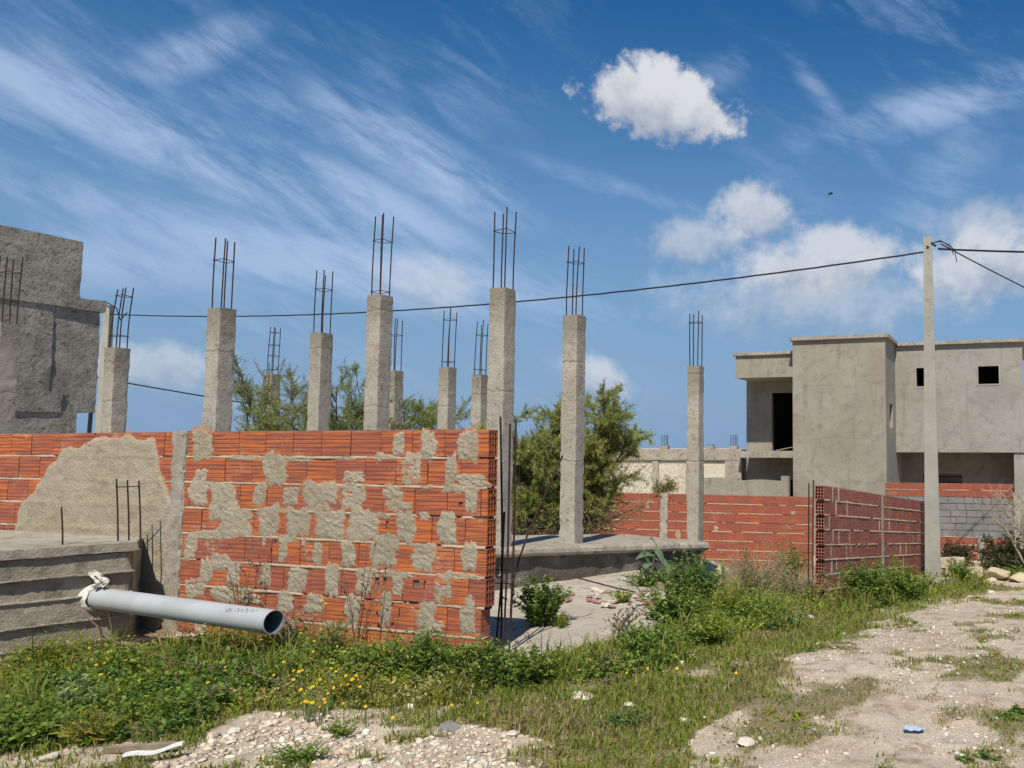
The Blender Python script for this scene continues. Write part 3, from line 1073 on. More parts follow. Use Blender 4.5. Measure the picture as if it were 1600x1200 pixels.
# ------------------------------------------------------------------ board-marked plinth on the left, with pipe and starter bars
def build_plinth():
    A = at(-90, 853, 6.30)
    B = at(212, 848, 7.18)
    A.z = B.z = 0
    A = B + (A - B) * 1.7
    top = 0.785
    root = thing('concrete_plinth', 'low board-marked concrete plinth standing against the left part of the brick wall', 'plinth', (B.x, B.y, 0), math.atan2(B.y - A.y, B.x - A.x))
    L = (B - A).length
    r = random.Random(4)
    # boards: each cast lift stands a little proud of the next
    zs = [-0.25, 0.03, 0.20, 0.385, 0.555, top - 0.075]
    ofs = [-0.035, -0.012, -0.03, 0.0, -0.022]
    for k in range(5):
        rough_panel(root, 'cast_lift', -L, 0.0 - 0.006 * k, zs[k], zs[k + 1] - 0.004, ofs[k], 0.55 + 0.01 * k, M['plinth'], 20 + k, 0.007, 0.028, 9, 0.012)
    for k in range(1, 5):
        rough_panel(root, 'board_fin', -L, -0.01, zs[k] - 0.008, zs[k] + 0.001, -0.046, 0.05, M['slab'], 70 + k, 0.008, 0.018, 14, 0.010)
    # slab on top
    rough_panel(root, 'top_slab', -L - 0.01, 0.012, top - 0.07, top, -0.05, 0.62, M['slab'], 31, 0.008, 0.035, 7, 0.012)
    # fill up to the wall
    P = [A + Vector((0, 0, 0)), B, on_w(226), on_w(226) + WL * 3.0]
    inv = Matrix.Translation((B.x, B.y, 0)) @ Matrix.Rotation(root.rotation_euler.z, 4, 'Z')
    inv = inv.inverted()
    mb = MB()
    pts = [inv @ Vector((p.x, p.y, 0)) for p in P]
    n = 4
    lo = [(p.x, p.y + (0.05 if i < 2 else 0), -0.3) for i, p in enumerate(pts)]
    hi = [(p.x, p.y + (0.05 if i < 2 else 0), top - 0.012) for i, p in enumerate(pts)]
    mb.poly(hi)
    for i in range(4):
        j = (i + 1) % 4
        mb.quad(lo[i], lo[j], hi[j], hi[i])
    mb.build('fill', M['slab'], root)
    # starter bars
    def bar(x, y0, y1, d):
        a = at(x, y0, d)
        b = at(x + 3, y1, d)
        b.z = top - 0.06
        MB().tube([inv @ b, inv @ ((a + b) / 2 + Vector((0.004, 0, 0))), inv @ a], 0.007, 6).build('starter_bar', M['rebar'], root)
    bar(182, 748, 845, 7.2)
    bar(199, 750, 846, 7.25)
    bar(217, 751, 849, 7.25)
    bar(96, 792, 842, 6.95)
    a, b = at(180, 761, 7.2), at(219, 760, 7.24)
    MB().tube([inv @ a, inv @ b], 0.005, 5).build('tie_bar', M['rebar'], root)
    return root


def on_w(x):
    u, _ = ray(x, 800)
    d0 = Vector((u, 1.0, 0))
    return d0 * (WR.dot(NRM) / d0.dot(NRM))


build_plinth()


def build_pipe():
    a = at(150, 934, 7.0)
    b = at(428, 972, 6.12)
    ax = (b - a).normalized()
    a = a - ax * 0.22
    root = thing('drain_pipe', 'grey plastic drain pipe sticking out of the concrete plinth', 'pipe', tuple(a))
    L = (b - a).length
    R = 0.083
    q = ax.to_track_quat('Z', 'Y')
    seg = 40
    mb = MB()
    mi = MB()
    for k in range(seg):
        a0, a1 = 2 * math.pi * k / seg, 2 * math.pi * (k + 1) / seg
        for (m_, r0) in ((mb, R), (mi, R - 0.006)):
            p = [q @ Vector((r0 * math.cos(t), r0 * math.sin(t), z)) for t, z in ((a0, 0), (a1, 0), (a1, L), (a0, L))]
            if m_ is mi:
                p.reverse()
            m_.quad(*p)
        p = [q @ Vector((r0 * math.cos(t), r0 * math.sin(t), L)) for t, r0 in ((a0, R), (a1, R), (a1, R - 0.006), (a0, R - 0.006))]
        mb.quad(*p)
    o = mb.build('pipe_wall', M['pipe'], root)
    for p in o.data.polygons:
        p.use_smooth = len(p.vertices) == 4 and abs((q.inverted() @ p.normal).z) < 0.5
    mi.build('pipe_bore', M['pipein'], o, True)
    tv = q.inverted() @ Vector((0.1, -0.75, 0.65))
    a0 = math.atan2(tv.y, tv.x)
    rp = random.Random(5)
    for k in range(3):
        zc = L - 0.42 + 0.09 * k
        pts = []
        for i in range(9):
            zz = zc + 0.022 * i * (0.6 + 0.3 * k) * 0.6
            aa = a0 + 0.35 * math.sin(i * 1.9 + k * 2) * (0.5 + 0.3 * rp.random()) - 0.1 * k
            pts.append(q @ Vector((R * math.cos(aa), R * math.sin(aa), zz)))
        MB().tube(pts, 0.0028, 4, 0.0015).build('ink_scribble', M['cable'], o)
    # torn sheeting wrapped round the pipe where it leaves the concrete
    r = np.random.default_rng(3)
    n, m_ = 26, 12
    V = []
    for i in range(m_):
        for k in range(n):
            t = 2 * math.pi * k / n
            rr = R + 0.008 + 0.022 * fbm(np.array([[math.cos(t) * 2, math.sin(t) * 2, i * 0.45]]), 3, 4)[0] + 0.035 * (1 - i / m_)
            if i == m_ - 1:
                rr += 0.02 * r.random() - 0.02
            z = 0.12 + 0.16 * i / m_ + 0.06 * (fbm(np.array([[math.cos(t) * 1.5, math.sin(t) * 1.5, 7.0]]), 3, 9)[0] - 0.5) * i / m_ * 2
            V.append(tuple(q @ Vector((rr * math.cos(t), rr * math.sin(t), z))))
    Fc = [(i * n + k, i * n + (k + 1) % n, (i + 1) * n + (k + 1) % n, (i + 1) * n + k) for i in range(m_ - 1) for k in range(n)]
    me = bpy.data.meshes.new('wrap')
    me.from_pydata(V, [], Fc)
    o = link('torn_sheeting', me, M['cloth'], root)
    # rag sticking up
    mb = MB()
    c = at(152, 908, 6.9)
    V = []
    for i in range(9):
        for k in range(7):
            f = i / 8
            w_ = (0.060 * (1 - f * 0.55))
            p = Vector(((k / 6 - 0.5) * 2 * w_ + 0.03 * math.sin(f * 5), 0.03 * math.sin(k * 1.9 + i * 0.8), f * 0.14 - 0.05))
            V.append(tuple(c + p - a))
    Fc = [(i * 7 + k, i * 7 + k + 1, (i + 1) * 7 + k + 1, (i + 1) * 7 + k) for i in range(8) for k in range(6) if not (i > 5 and k in (2, 5))]
    me = bpy.data.meshes.new('rag')
    me.from_pydata(V, [], Fc)
    o = link('torn_sheeting', me, M['cloth'], root)


build_pipe()


# ------------------------------------------------------------------ slab platform, apron
SA = Vector((ray(790, 700)[0] * 9.2, 9.2, 0))
SB0 = Vector((ray(1095, 700)[0] * 11.5, 11.5, 0))
SDIR = (SB0 - SA)
SLEN = SDIR.length
SDIR.normalize()
SPERP = Vector((-SDIR.y, SDIR.x, 0))
ZA, ZBB = 0.50, 0.31


def slab_pt(t, p, z=None):
    v = SA + SDIR * (t * SLEN) + SPERP * p
    v.z = ZA + (ZBB - ZA) * t if z is None else z
    return v


def build_platform():
    root = thing('concrete_platform', 'raised concrete floor slab on a stained footing below the columns', 'platform', tuple(slab_pt(0, 0, 0)))
    o0 = slab_pt(0, 0, 0)
    n = 150
    t0, t1 = -0.35, 1.055
    ts = np.linspace(t0, t1, n + 1)
    dep = 1.75
    th = 0.115
    # front edge is chipped
    rows = []
    w = fbm(p3(ts * 14, 2.0), 4, 3) - 0.5
    w2 = fbm(p3(ts * 14, 8.0), 4, 5) - 0.5
    prof = [(0.03, -th + 0.012), (0.0, -th * 0.6), (0.004, -th * 0.25), (0.02, -0.006), (0.06, 0.0), (0.35, 0.0), (0.8, 0.0), (dep, 0.0), (dep, -0.5)]
    V = []
    for (pp, zz) in prof:
        for k, t in enumerate(ts):
            a = 1.0 if zz < -0.003 and pp < 0.1 else 0.25
            v = slab_pt(t, pp + w[k] * 0.05 * a)
            V.append((v.x - o0.x, v.y - o0.y, v.z + zz + w2[k] * 0.02 * a))
    m = n + 1
    Fc = [(j * m + k, j * m + k + 1, (j + 1) * m + k + 1, (j + 1) * m + k) for j in range(len(prof) - 1) for k in range(n)]
    # right end
    Fc.append(tuple(j * m + n for j in range(len(prof))))
    # underside to footing
    base = len(V)
    for t in ts:
        v = slab_pt(t, 0.14)
        V.append((v.x - o0.x, v.y - o0.y, v.z - th + 0.004))
    Fc += [(base + k, base + k + 1, k + 1, k) for k in range(n)]
    me = bpy.data.meshes.new('slab')
    me.from_pydata(V, [], Fc)
    link('slab', me, M['slab'], root)
    # footing wall
    nz = 14
    V = []
    ts = np.linspace(t0, 1.03, n + 1)
    for j in range(nz + 1):
        for t in ts:
            v = slab_pt(t, 0.09)
            zt = v.z - th + 0.01
            z = -0.55 + (zt + 0.55) * j / nz
            V.append((v.x, v.y, z))
    V = np.array(V)
    d = 0.05 * (fbm(V * 5, 4, 2) - 0.5) + 0.02 * (fbm(V * 17, 3, 6) - 0.5)
    V[:, 0] += SPERP.x * d - o0.x
    V[:, 1] += SPERP.y * d - o0.y
    i = np.arange(n)[None, :] + (np.arange(nz) * m)[:, None]
    Q = np.stack([i, i + 1, i + 1 + m, i + m], -1).reshape(-1, 4)
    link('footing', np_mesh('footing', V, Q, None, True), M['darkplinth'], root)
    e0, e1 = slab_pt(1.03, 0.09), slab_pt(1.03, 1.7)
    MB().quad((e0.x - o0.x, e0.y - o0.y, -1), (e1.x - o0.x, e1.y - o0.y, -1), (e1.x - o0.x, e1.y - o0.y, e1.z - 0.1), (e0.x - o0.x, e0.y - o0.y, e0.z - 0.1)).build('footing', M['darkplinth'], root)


build_platform()


def build_apron():
    # thin concrete apron in front of the platform, cracked outer edge
    e = [at(765, 1032, 6.3), at(850, 1027, 6.45), at(930, 1003, 6.95), at(1000, 985, 7.4), at(1042, 962, 7.9), at(1045, 930, 9.0), at(1010, 905, 10.0)]
    zap = 0.055
    front = [Vector((p.x, p.y, 0)) for p in e]
    # resample
    pts = []
    for a, b in zip(front[:-1], front[1:]):
        for k in range(10):
            pts.append(a.lerp(b, k / 10))
    pts.append(front[-1])
    back = [slab_pt(-0.45 + 1.15 * k / (len(pts) - 1), 0.2) for k in range(len(pts))]
    n = len(pts)
    m = 46
    V = np.zeros((n, m, 3))
    for i in range(n):
        for j in range(m):
            f = (j / (m - 1)) ** 1.3
            p = pts[i].lerp(Vector((back[i].x, back[i].y, 0)), f)
            V[i, j] = (p.x, p.y, zap)
    jag = (fbm(p3(np.arange(n) * 0.45, 1.0), 4, 77) - 0.5) * 0.14
    V[:, :, 1] += jag[:, None] * np.linspace(1, 0, m)[None, :] ** 6
    V[:, :, 2] += 0.02 * (fbm(V * 3, 3, 8) - 0.5)
    low = V[:, 0, :].copy()
    low[:, 2] = -0.6
    low[:, 1] += 0.02
    V2 = np.concatenate([low[:, None, :], V], 1)
    mm = m + 1
    i = np.arange(m)[None, :] + (np.arange(n - 1) * mm)[:, None]
    Q = np.stack([i, i + mm, i + mm + 1, i + 1], -1).reshape(-1, 4)
    o = link('apron', np_mesh('apron', V2.reshape(-1, 3), Q), M['apron'])
    tag(o, 'pale cracked concrete apron on the ground in front of the raised platform', 'apron')


build_apron()


# ------------------------------------------------------------------ concrete columns with starter bars
def column(x, d, top, bot, w, bars_h, ties, label, seed, lean=0.0, rz=None, bars=4, tilt=0.0):
    u, _ = ray(x, 600)
    rot = WALL_ANG if rz is None else rz
    c = Vector((u * d, d, top))
    root = thing('concrete_column', label, 'concrete column', tuple(c), rot, 'unfinished concrete columns')
    h = top - bot
    V, Fc = rough_box(w, w, h, 8, 8, max(10, int(h / 0.026)), 0.0032, seed, 9.0, 0.0055)
    V[:, 2] -= h
    # pour lines
    V[:, 0] += 0.002 * np.sign(np.sin(V[:, 2] * 3.9 + seed)) * np.sign(V[:, 0])
    V[:, 0] += lean * V[:, 2]
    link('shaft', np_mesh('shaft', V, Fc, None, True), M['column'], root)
    r = random.Random(seed)
    q = w * 0.36
    tops = []
    for k, (sx, sy) in enumerate(((-1, -1), (1, -1), (1, 1), (-1, 1))[:bars]):
        bh = bars_h * r.uniform(0.95, 1.02)
        bx, by = sx * q * r.uniform(0.85, 1.05), sy * q * r.uniform(0.85, 1.05)
        dx, dy = tilt + r.uniform(-0.02, 0.02), r.uniform(-0.02, 0.02)
        pts = [(bx, by, -0.08)] + [(bx + dx * f * f * bars_h + r.uniform(-0.002, 0.002), by + dy * f * bars_h, bh * f) for f in (0.02, 0.3, 0.6, 1.0)]
        MB().tube(pts, 0.0075, 6).build('rebar', M['rebar'], root)
        tops.append((bx, by, dx, dy))
    for th in ties:
        lp = []
        for (bx, by, dx, dy) in tops + tops[:1]:
            f = th
            lp.append((bx * 1.12 + dx * f * f * bars_h, by * 1.12 + dy * f * bars_h, bars_h * f + r.uniform(-0.01, 0.01)))
        MB().tube(lp, 0.0045, 5).build('stirrup', M['rebar'], root)
    return root


COLS = [(3, 10.5, 3.07, 0, 0.205, 0.84, (0.75,), 'concrete column with rusty bars at the left edge, before the rough grey building'),
        (181, 11.4, 2.87, 0, 0.205, 0.82, (0.2, 0.85), 'concrete column standing beside the distant utility pole, bars tilting right'),
        (342, 9.7, 3.12, 0, 0.205, 0.82, (0.68,), 'tall concrete column above the tie of the brick wall, left of the feathery tree'),
        (425, 17.0, 3.0, 0, 0.205, 0.97, (0.1, 0.38, 0.6, 0.85), 'small distant concrete column half veiled by feathery tree foliage'),
        (500, 11.8, 3.12, 0, 0.205, 0.86, (0.7,), 'mid-height concrete column in the middle of the feathery trees'),
        (590, 10.55, 3.42, 0, 0.21, 1.02, (0.05, 0.67), 'tall concrete column with a ragged chipped edge, taller one over mid wall'),
        (616, 14.8, 2.87, 0, 0.205, 0.91, (0.68,), 'short distant concrete column just right of the ragged tall one'),
        (699, 14.4, 2.89, 0, 0.205, 0.98, (0.1, 0.82), 'distant concrete column standing alone over the right half of the wall'),
        (750, 15.0, 2.82, 0, 0.205, 0.93, (0.1, 0.75), 'distant concrete column partly hidden behind the tallest column'),
        (783, 9.4, 3.29, 0.2, 0.205, 0.90, (0.72,), 'tallest concrete column, next to the right end of the brick wall'),
        (896, 10.35, 3.14, 0.2, 0.206, 0.86, (0.76,), 'tall concrete column on the platform edge in front of the green tree'),
        (1087, 11.75, 2.66, 0.1, 0.175, 0.75, (0.8,), 'slim concrete column at the right corner of the platform')]
for i, (x, d, tp, bt, w, bh, ties, lab) in enumerate(COLS):
    column(x, d, tp, bt, w, bh, ties, lab, 50 + i * 7, tilt=(0.10 if i == 1 else 0.02))


# ------------------------------------------------------------------ rebar cage by the wall end and loose bars
def build_cage():
    c = at(790, 1030, 6.55)
    root = thing('rebar_cage', 'upright rusty rebar cage at the open end of the brick wall', 'rebar cage', (c.x, c.y, 0))
    o = Vector((c.x, c.y, 0))
    for (x0, y0, x1, y1, d) in ((783, 1025, 782, 651, 6.60), (786, 1028, 797, 662, 6.48), (795, 1030, 806, 656, 6.50), (775, 1010, 788, 800, 6.72)):
        a, b = at(x0, y0, d), at(x1, y1, d)
        m = a.lerp(b, 0.5) + Vector((0.012, 0, 0))
        MB().tube([a - o, m - o, b - o], 0.0085, 6).build('rebar', M['rebar'], root)
    a, m1, b = at(797, 985, 6.5), at(806, 890, 6.6), at(879, 712, 6.9)
    MB().tube([a - o, at(800, 930, 6.52) - o, m1 - o, at(826, 830, 6.7) - o, b - o], 0.0085, 6).build('rebar', M['rebar'], root)
    for y in (891, 912, 968):
        lp = [at(773, y - 1, 6.7), at(800, y, 6.72), at(804, y + 14, 6.6), at(800, y + 24, 6.5), at(776, y + 10, 6.5), at(773, y - 1, 6.7)]
        if y != 891:
            lp = lp[:4]
        MB().tube([p - o for p in lp], 0.0045, 5).build('stirrup', M['rebar'], root)


build_cage()


def bent_bar(pts, label, r=0.0085):
    P = [at(*p) for p in pts]
    o = P[0]
    ob = MB().tube([p - o for p in P], r, 6).build('rebar_rod', M['rebar'], None, loc=tuple(o))
    tag(ob, label, 'rebar', 'loose rebar rods by the platform')


bent_bar([(888, 956, 8.1), (980, 950, 8.3), (1066, 941, 8.6)], 'lower of two rusty rods lying flat across the apron')
bent_bar([(902, 947, 8.4), (990, 941, 8.7), (1068, 938, 9.0)], 'upper of two rusty rods lying flat across the apron')
bent_bar([(903, 903, 9.3), (960, 918, 9.1), (1050, 938, 8.9)], 'rusty rod sloping down from the platform footing to the weeds')
bent_bar([(998, 883, 9.5), (1030, 905, 9.2), (1088, 938, 9.0)], 'dark rod sticking up out of the weeds near the big-leaved plant')

# ------------------------------------------------------------------ right wall (running away beside the track)
RA = at(1287, 757, 12.6)
RB = at(1447, 783, 18.0)
rdir = Vector((RB.x - RA.x, RB.y - RA.y, 0))
RL = rdir.length
RANG = math.atan2(rdir.y, rdir.x)
rw = thing('brick_wall', 'dark weathered brick wall running away along the track to the utility pole', 'brick wall', (RA.x, RA.y, 0), RANG)
rs = (RA.z - RB.z) / RL
RH = 0.215
MBX = MB()
core = MB()
V8 = []
for (x, z) in ((0.19, -1.4), (RL, -2.0), (RL, RB.z - 0.012), (0.19, RA.z - 0.012 - rs * 0.19)):
    V8.append((x, z))
core.quad(*[(x, 0.012, z) for x, z in V8])
core.quad(*[(x, 0.13, z) for x, z in reversed(V8)])
core.quad((V8[3][0], 0.012, V8[3][1]), (V8[2][0], 0.012, V8[2][1]), (V8[2][0], 0.13, V8[2][1]), (V8[3][0], 0.13, V8[3][1]))
core.build('mortar_core', M['core'], rw)
NR = 9
s_t0 = 2.85
lay_bricks(rw, 0.14, 0.305, 0.197, s_t0, NR, RH, M['brick_worn'], 0.0, RA.z - NR * RH, end_left=True, seed=23, slope=rs, half=True)
lay_bricks(rw, 0.14, 0.305, 0.197, RL - s_t0 - 0.12, NR, RH, M['brick_worn'], s_t0 + 0.12, RA.z - NR * RH, seed=29, slope=rs, half=True)
for k in range(1, NR):
    bed(rw, RL, RA.z - k * RH - 0.017, 0.0, 0.020, 0.006, 0.11, seed=80 + k, slope=rs, wob=0.006, mat=M['bed'])
rough_panel(rw, 'tie_column', s_t0 - 0.01, s_t0 + 0.13, -1.3, RA.z - rs * s_t0 - 0.01, -0.014, 0.12, M['slab'], 41, 0.008, 0.03, 9, 0.015)
for i, (s_, k) in enumerate(((0.35, 0), (0.62, 0), (0.5, 1), (1.0, 1), (0.2, 2), (2.7, 2), (0.35, 3), (0.6, 3), (1.1, 3), (0.25, 4), (0.95, 4), (1.15, 4), (0.3, 5), (0.5, 5),
                            (4.9, 3), (5.3, 3), (4.0, 4), (4.4, 4), (4.2, 5), (0.6, 6), (3.3, 2))):
    zt = RA.z - rs * s_ - k * RH
    smear(rw, s_, zt - RH - 0.01, s_ + 0.055, zt - 0.0, 400 + i, 0.006, M['bed'], seg=24, rings=5)
for (xx, y0, y1, dd) in ((1264, 755, 900, 12.4), (1271, 750, 905, 12.55)):
    a, b = at(xx, y0, dd), at(xx - 1, y1, dd)
    inv = (Matrix.Translation((RA.x, RA.y, 0)) @ Matrix.Rotation(RANG, 4, 'Z')).inverted()
    MB().tube([inv @ b, inv @ a], 0.010, 6).build('rebar', M['rebar'], rw)

# ------------------------------------------------------------------ rear brick wall
QA, QB = at(770, 765, 20.3), at(1269, 776, 19.3)
qd = Vector((QB.x - QA.x, QB.y - QA.y, 0))
QL = qd.length
bw = thing('brick_wall', 'orange brick boundary wall behind the platform, in front of the grey house', 'brick wall', (QA.x, QA.y, 0), math.atan2(qd.y, qd.x))
qs = (QA.z - QB.z) / QL
ztop = QA.z
NQ = 9
s_pier = (at(1038, 800, 19.8) - QA).dot(qd.normalized())
V8 = [(0.0, -2.0), (QL, -2.0), (QL, QB.z - 0.012), (0, QA.z - 0.012)]
core = MB()
core.quad(*[(x, 0.010, z) for x, z in V8])
core.quad(*[(x, 0.12, z) for x, z in reversed(V8)])
core.quad((0, 0.010, V8[3][1]), (QL, 0.010, V8[2][1]), (QL, 0.12, V8[2][1]), (0, 0.12, V8[3][1]))
core.build('mortar_core', M['core'], bw)
ql2 = QL - s_pier - 0.1
notch = s_pier + (at(1193, 776, 19.4) - at(1038, 776, 19.7)).length
lay_bricks(bw, 0.13, 0.30, 0.190, s_pier - 0.09, NQ, 0.205, M['brick_far'], 0.0, ztop - NQ * 0.205 - 0.0, seed=33, slope=qs, gap=0.010)
lay_bricks(bw, 0.13, 0.30, 0.190, ql2, NQ, 0.205, M['brick_far'], s_pier + 0.1, ztop - NQ * 0.205, seed=37, slope=qs, gap=0.010,
           skip=lambda a, b, k: False)
for k in range(1, NQ):
    bed(bw, QL, ztop - k * 0.205 - 0.013, 0.0, 0.017, 0.003, 0.1, seed=120 + k, slope=qs, wob=0.004, step=0.06)
rough_panel(bw, 'pier', s_pier - 0.085, s_pier + 0.095, -1.8, ztop - qs * s_pier + 0.01, -0.03, 0.14, M['slab'], 61, 0.012, 0.035, 8, 0.03)
for i, (x, y, w, h) in enumerate(((1059, 835, 8, 12), (1010, 790, 5, 10), (1240, 800, 6, 6), (1120, 825, 6, 8))):
    p = at(x, y, 19.7)
    s_ = (p - QA).dot(qd.normalized())
    smear(bw, s_ - w * 0.0073, p.z - h * 0.0073, s_ + w * 0.0073, p.z + h * 0.0073, 500 + i, 0.006, None, seg=20, rings=4)


# ------------------------------------------------------------------ cream building far behind
def build_far():
    a, b = at(935, 702, 30.0), at(1158, 701, 29.0)
    d = Vector((b.x - a.x, b.y - a.y, 0))
    L = d.length
    root = thing('low_building', 'low cream rendered building with starter bars on its roof, behind the orange wall', 'building', (a.x, a.y, 0), math.atan2(d.y, d.x))
    top = a.z
    ka = L / 223.0
    cuts = [0, (1026 - 935) * ka, (1078 - 935) * ka, (1130 - 935) * ka, L]
    MB().box(0, L, 0.06, 6, -2, top - 0.02).build('wall', M['cream'], root)
    MB().box(-0.05, L + 0.03, -0.03, 6.05, top - 0.36, top).build('coping', M['slab'], root)
    for c in cuts[1:3]:
        MB().box(c - 0.11, c + 0.11, 0.0, 0.2, -2, top - 0.362).build('pilaster', M['slab'], root)
    MB().box(L - 0.55, L + 0.02, -0.02, 0.3, -2, top - 0.362).build('pilaster', M['slab'], root)
    # combed plaster: raised wavy strokes between the pilasters
    r = random.Random(2)
    for (x0, x1) in ((0.3, cuts[1] - 0.15), (cuts[1] + 0.15, cuts[2] - 0.13)):
        mb = MB()
        x = x0
        while x < x1:
            z = top - 0.45
            while z > top - 1.5:
                l = r.uniform(0.15, 0.35)
                k = r.uniform(-0.5, 0.5) + 0.5 * math.sin(x * 3)
                mb.tube([(x + k * l * f + 0.03 * math.sin(f * 5), 0.052, z - l * f) for f in (0, 0.33, 0.66, 1)], 0.016, 4, 0.010)
                z -= l * 0.8
            x += r.uniform(0.07, 0.12)
        o = mb.build('combed_plaster', M['cream'], root)
        tag(o, kind='stuff')
    for (x, h) in ((1035, 22), (1107, 8), (1143, 22)):
        c = (x - 935) * ka
        MB().box(c - 0.14, c + 0.14, 0.3, 0.55, top - 0.1, top + 0.12).build('stub', M['slab'], root)
        for k in (-0.1, -0.02, 0.06, 0.11):
            MB().tube([(c + k, 0.42, top), (c + k, 0.42, top + h * 0.0225)], 0.012, 5).build('rebar', M['rebar'], root)


build_far()


# ------------------------------------------------------------------ the grey house
def wall_panel(root, name, x0, x1, z0, z1, y, thick, openings, mat, face='front', seed=1, xc=None):
    """wall slab with real openings; openings (a,b,c,d) pass into a deep dark room behind"""
    us = sorted({x0, x1} | {v for o in openings for v in o[:2]})
    vs_ = sorted({z0, z1} | {v for o in openings for v in o[2:]})
    holes = set()
    for i in range(len(us) - 1):
        for j in range(len(vs_) - 1):
            cx_, cz_ = (us[i] + us[i + 1]) / 2, (vs_[j] + vs_[j + 1]) / 2
            if any(a < cx_ < b and c < cz_ < d for a, b, c, d in openings):
                holes.add((i, j))
    mb = MB()
    for i in range(len(us) - 1):
        for j in range(len(vs_) - 1):
            a, b, c, d = us[i], us[i + 1], vs_[j], vs_[j + 1]
            if (i, j) not in holes:
                if face == 'front':
                    mb.box(a, b, y, y + thick, c, d)
                else:
                    mb.box(y - thick, y, a, b, c, d)
    me = mb.mesh(name)
    import bmesh
    bm = bmesh.new()
    bm.from_mesh(me)
    bmesh.ops.remove_doubles(bm, verts=bm.verts, dist=1e-5)
    # drop inner faces shared by neighbouring cells
    seen = {}
    for f in bm.faces:
        seen.setdefault(frozenset(v.index for v in f.verts), []).append(f)
    bmesh.ops.delete(bm, geom=[f for fs in seen.values() if len(fs) > 1 for f in fs], context='FACES_ONLY')
    bm.to_mesh(me)
    bm.free()
    return link(name, me, mat, root)


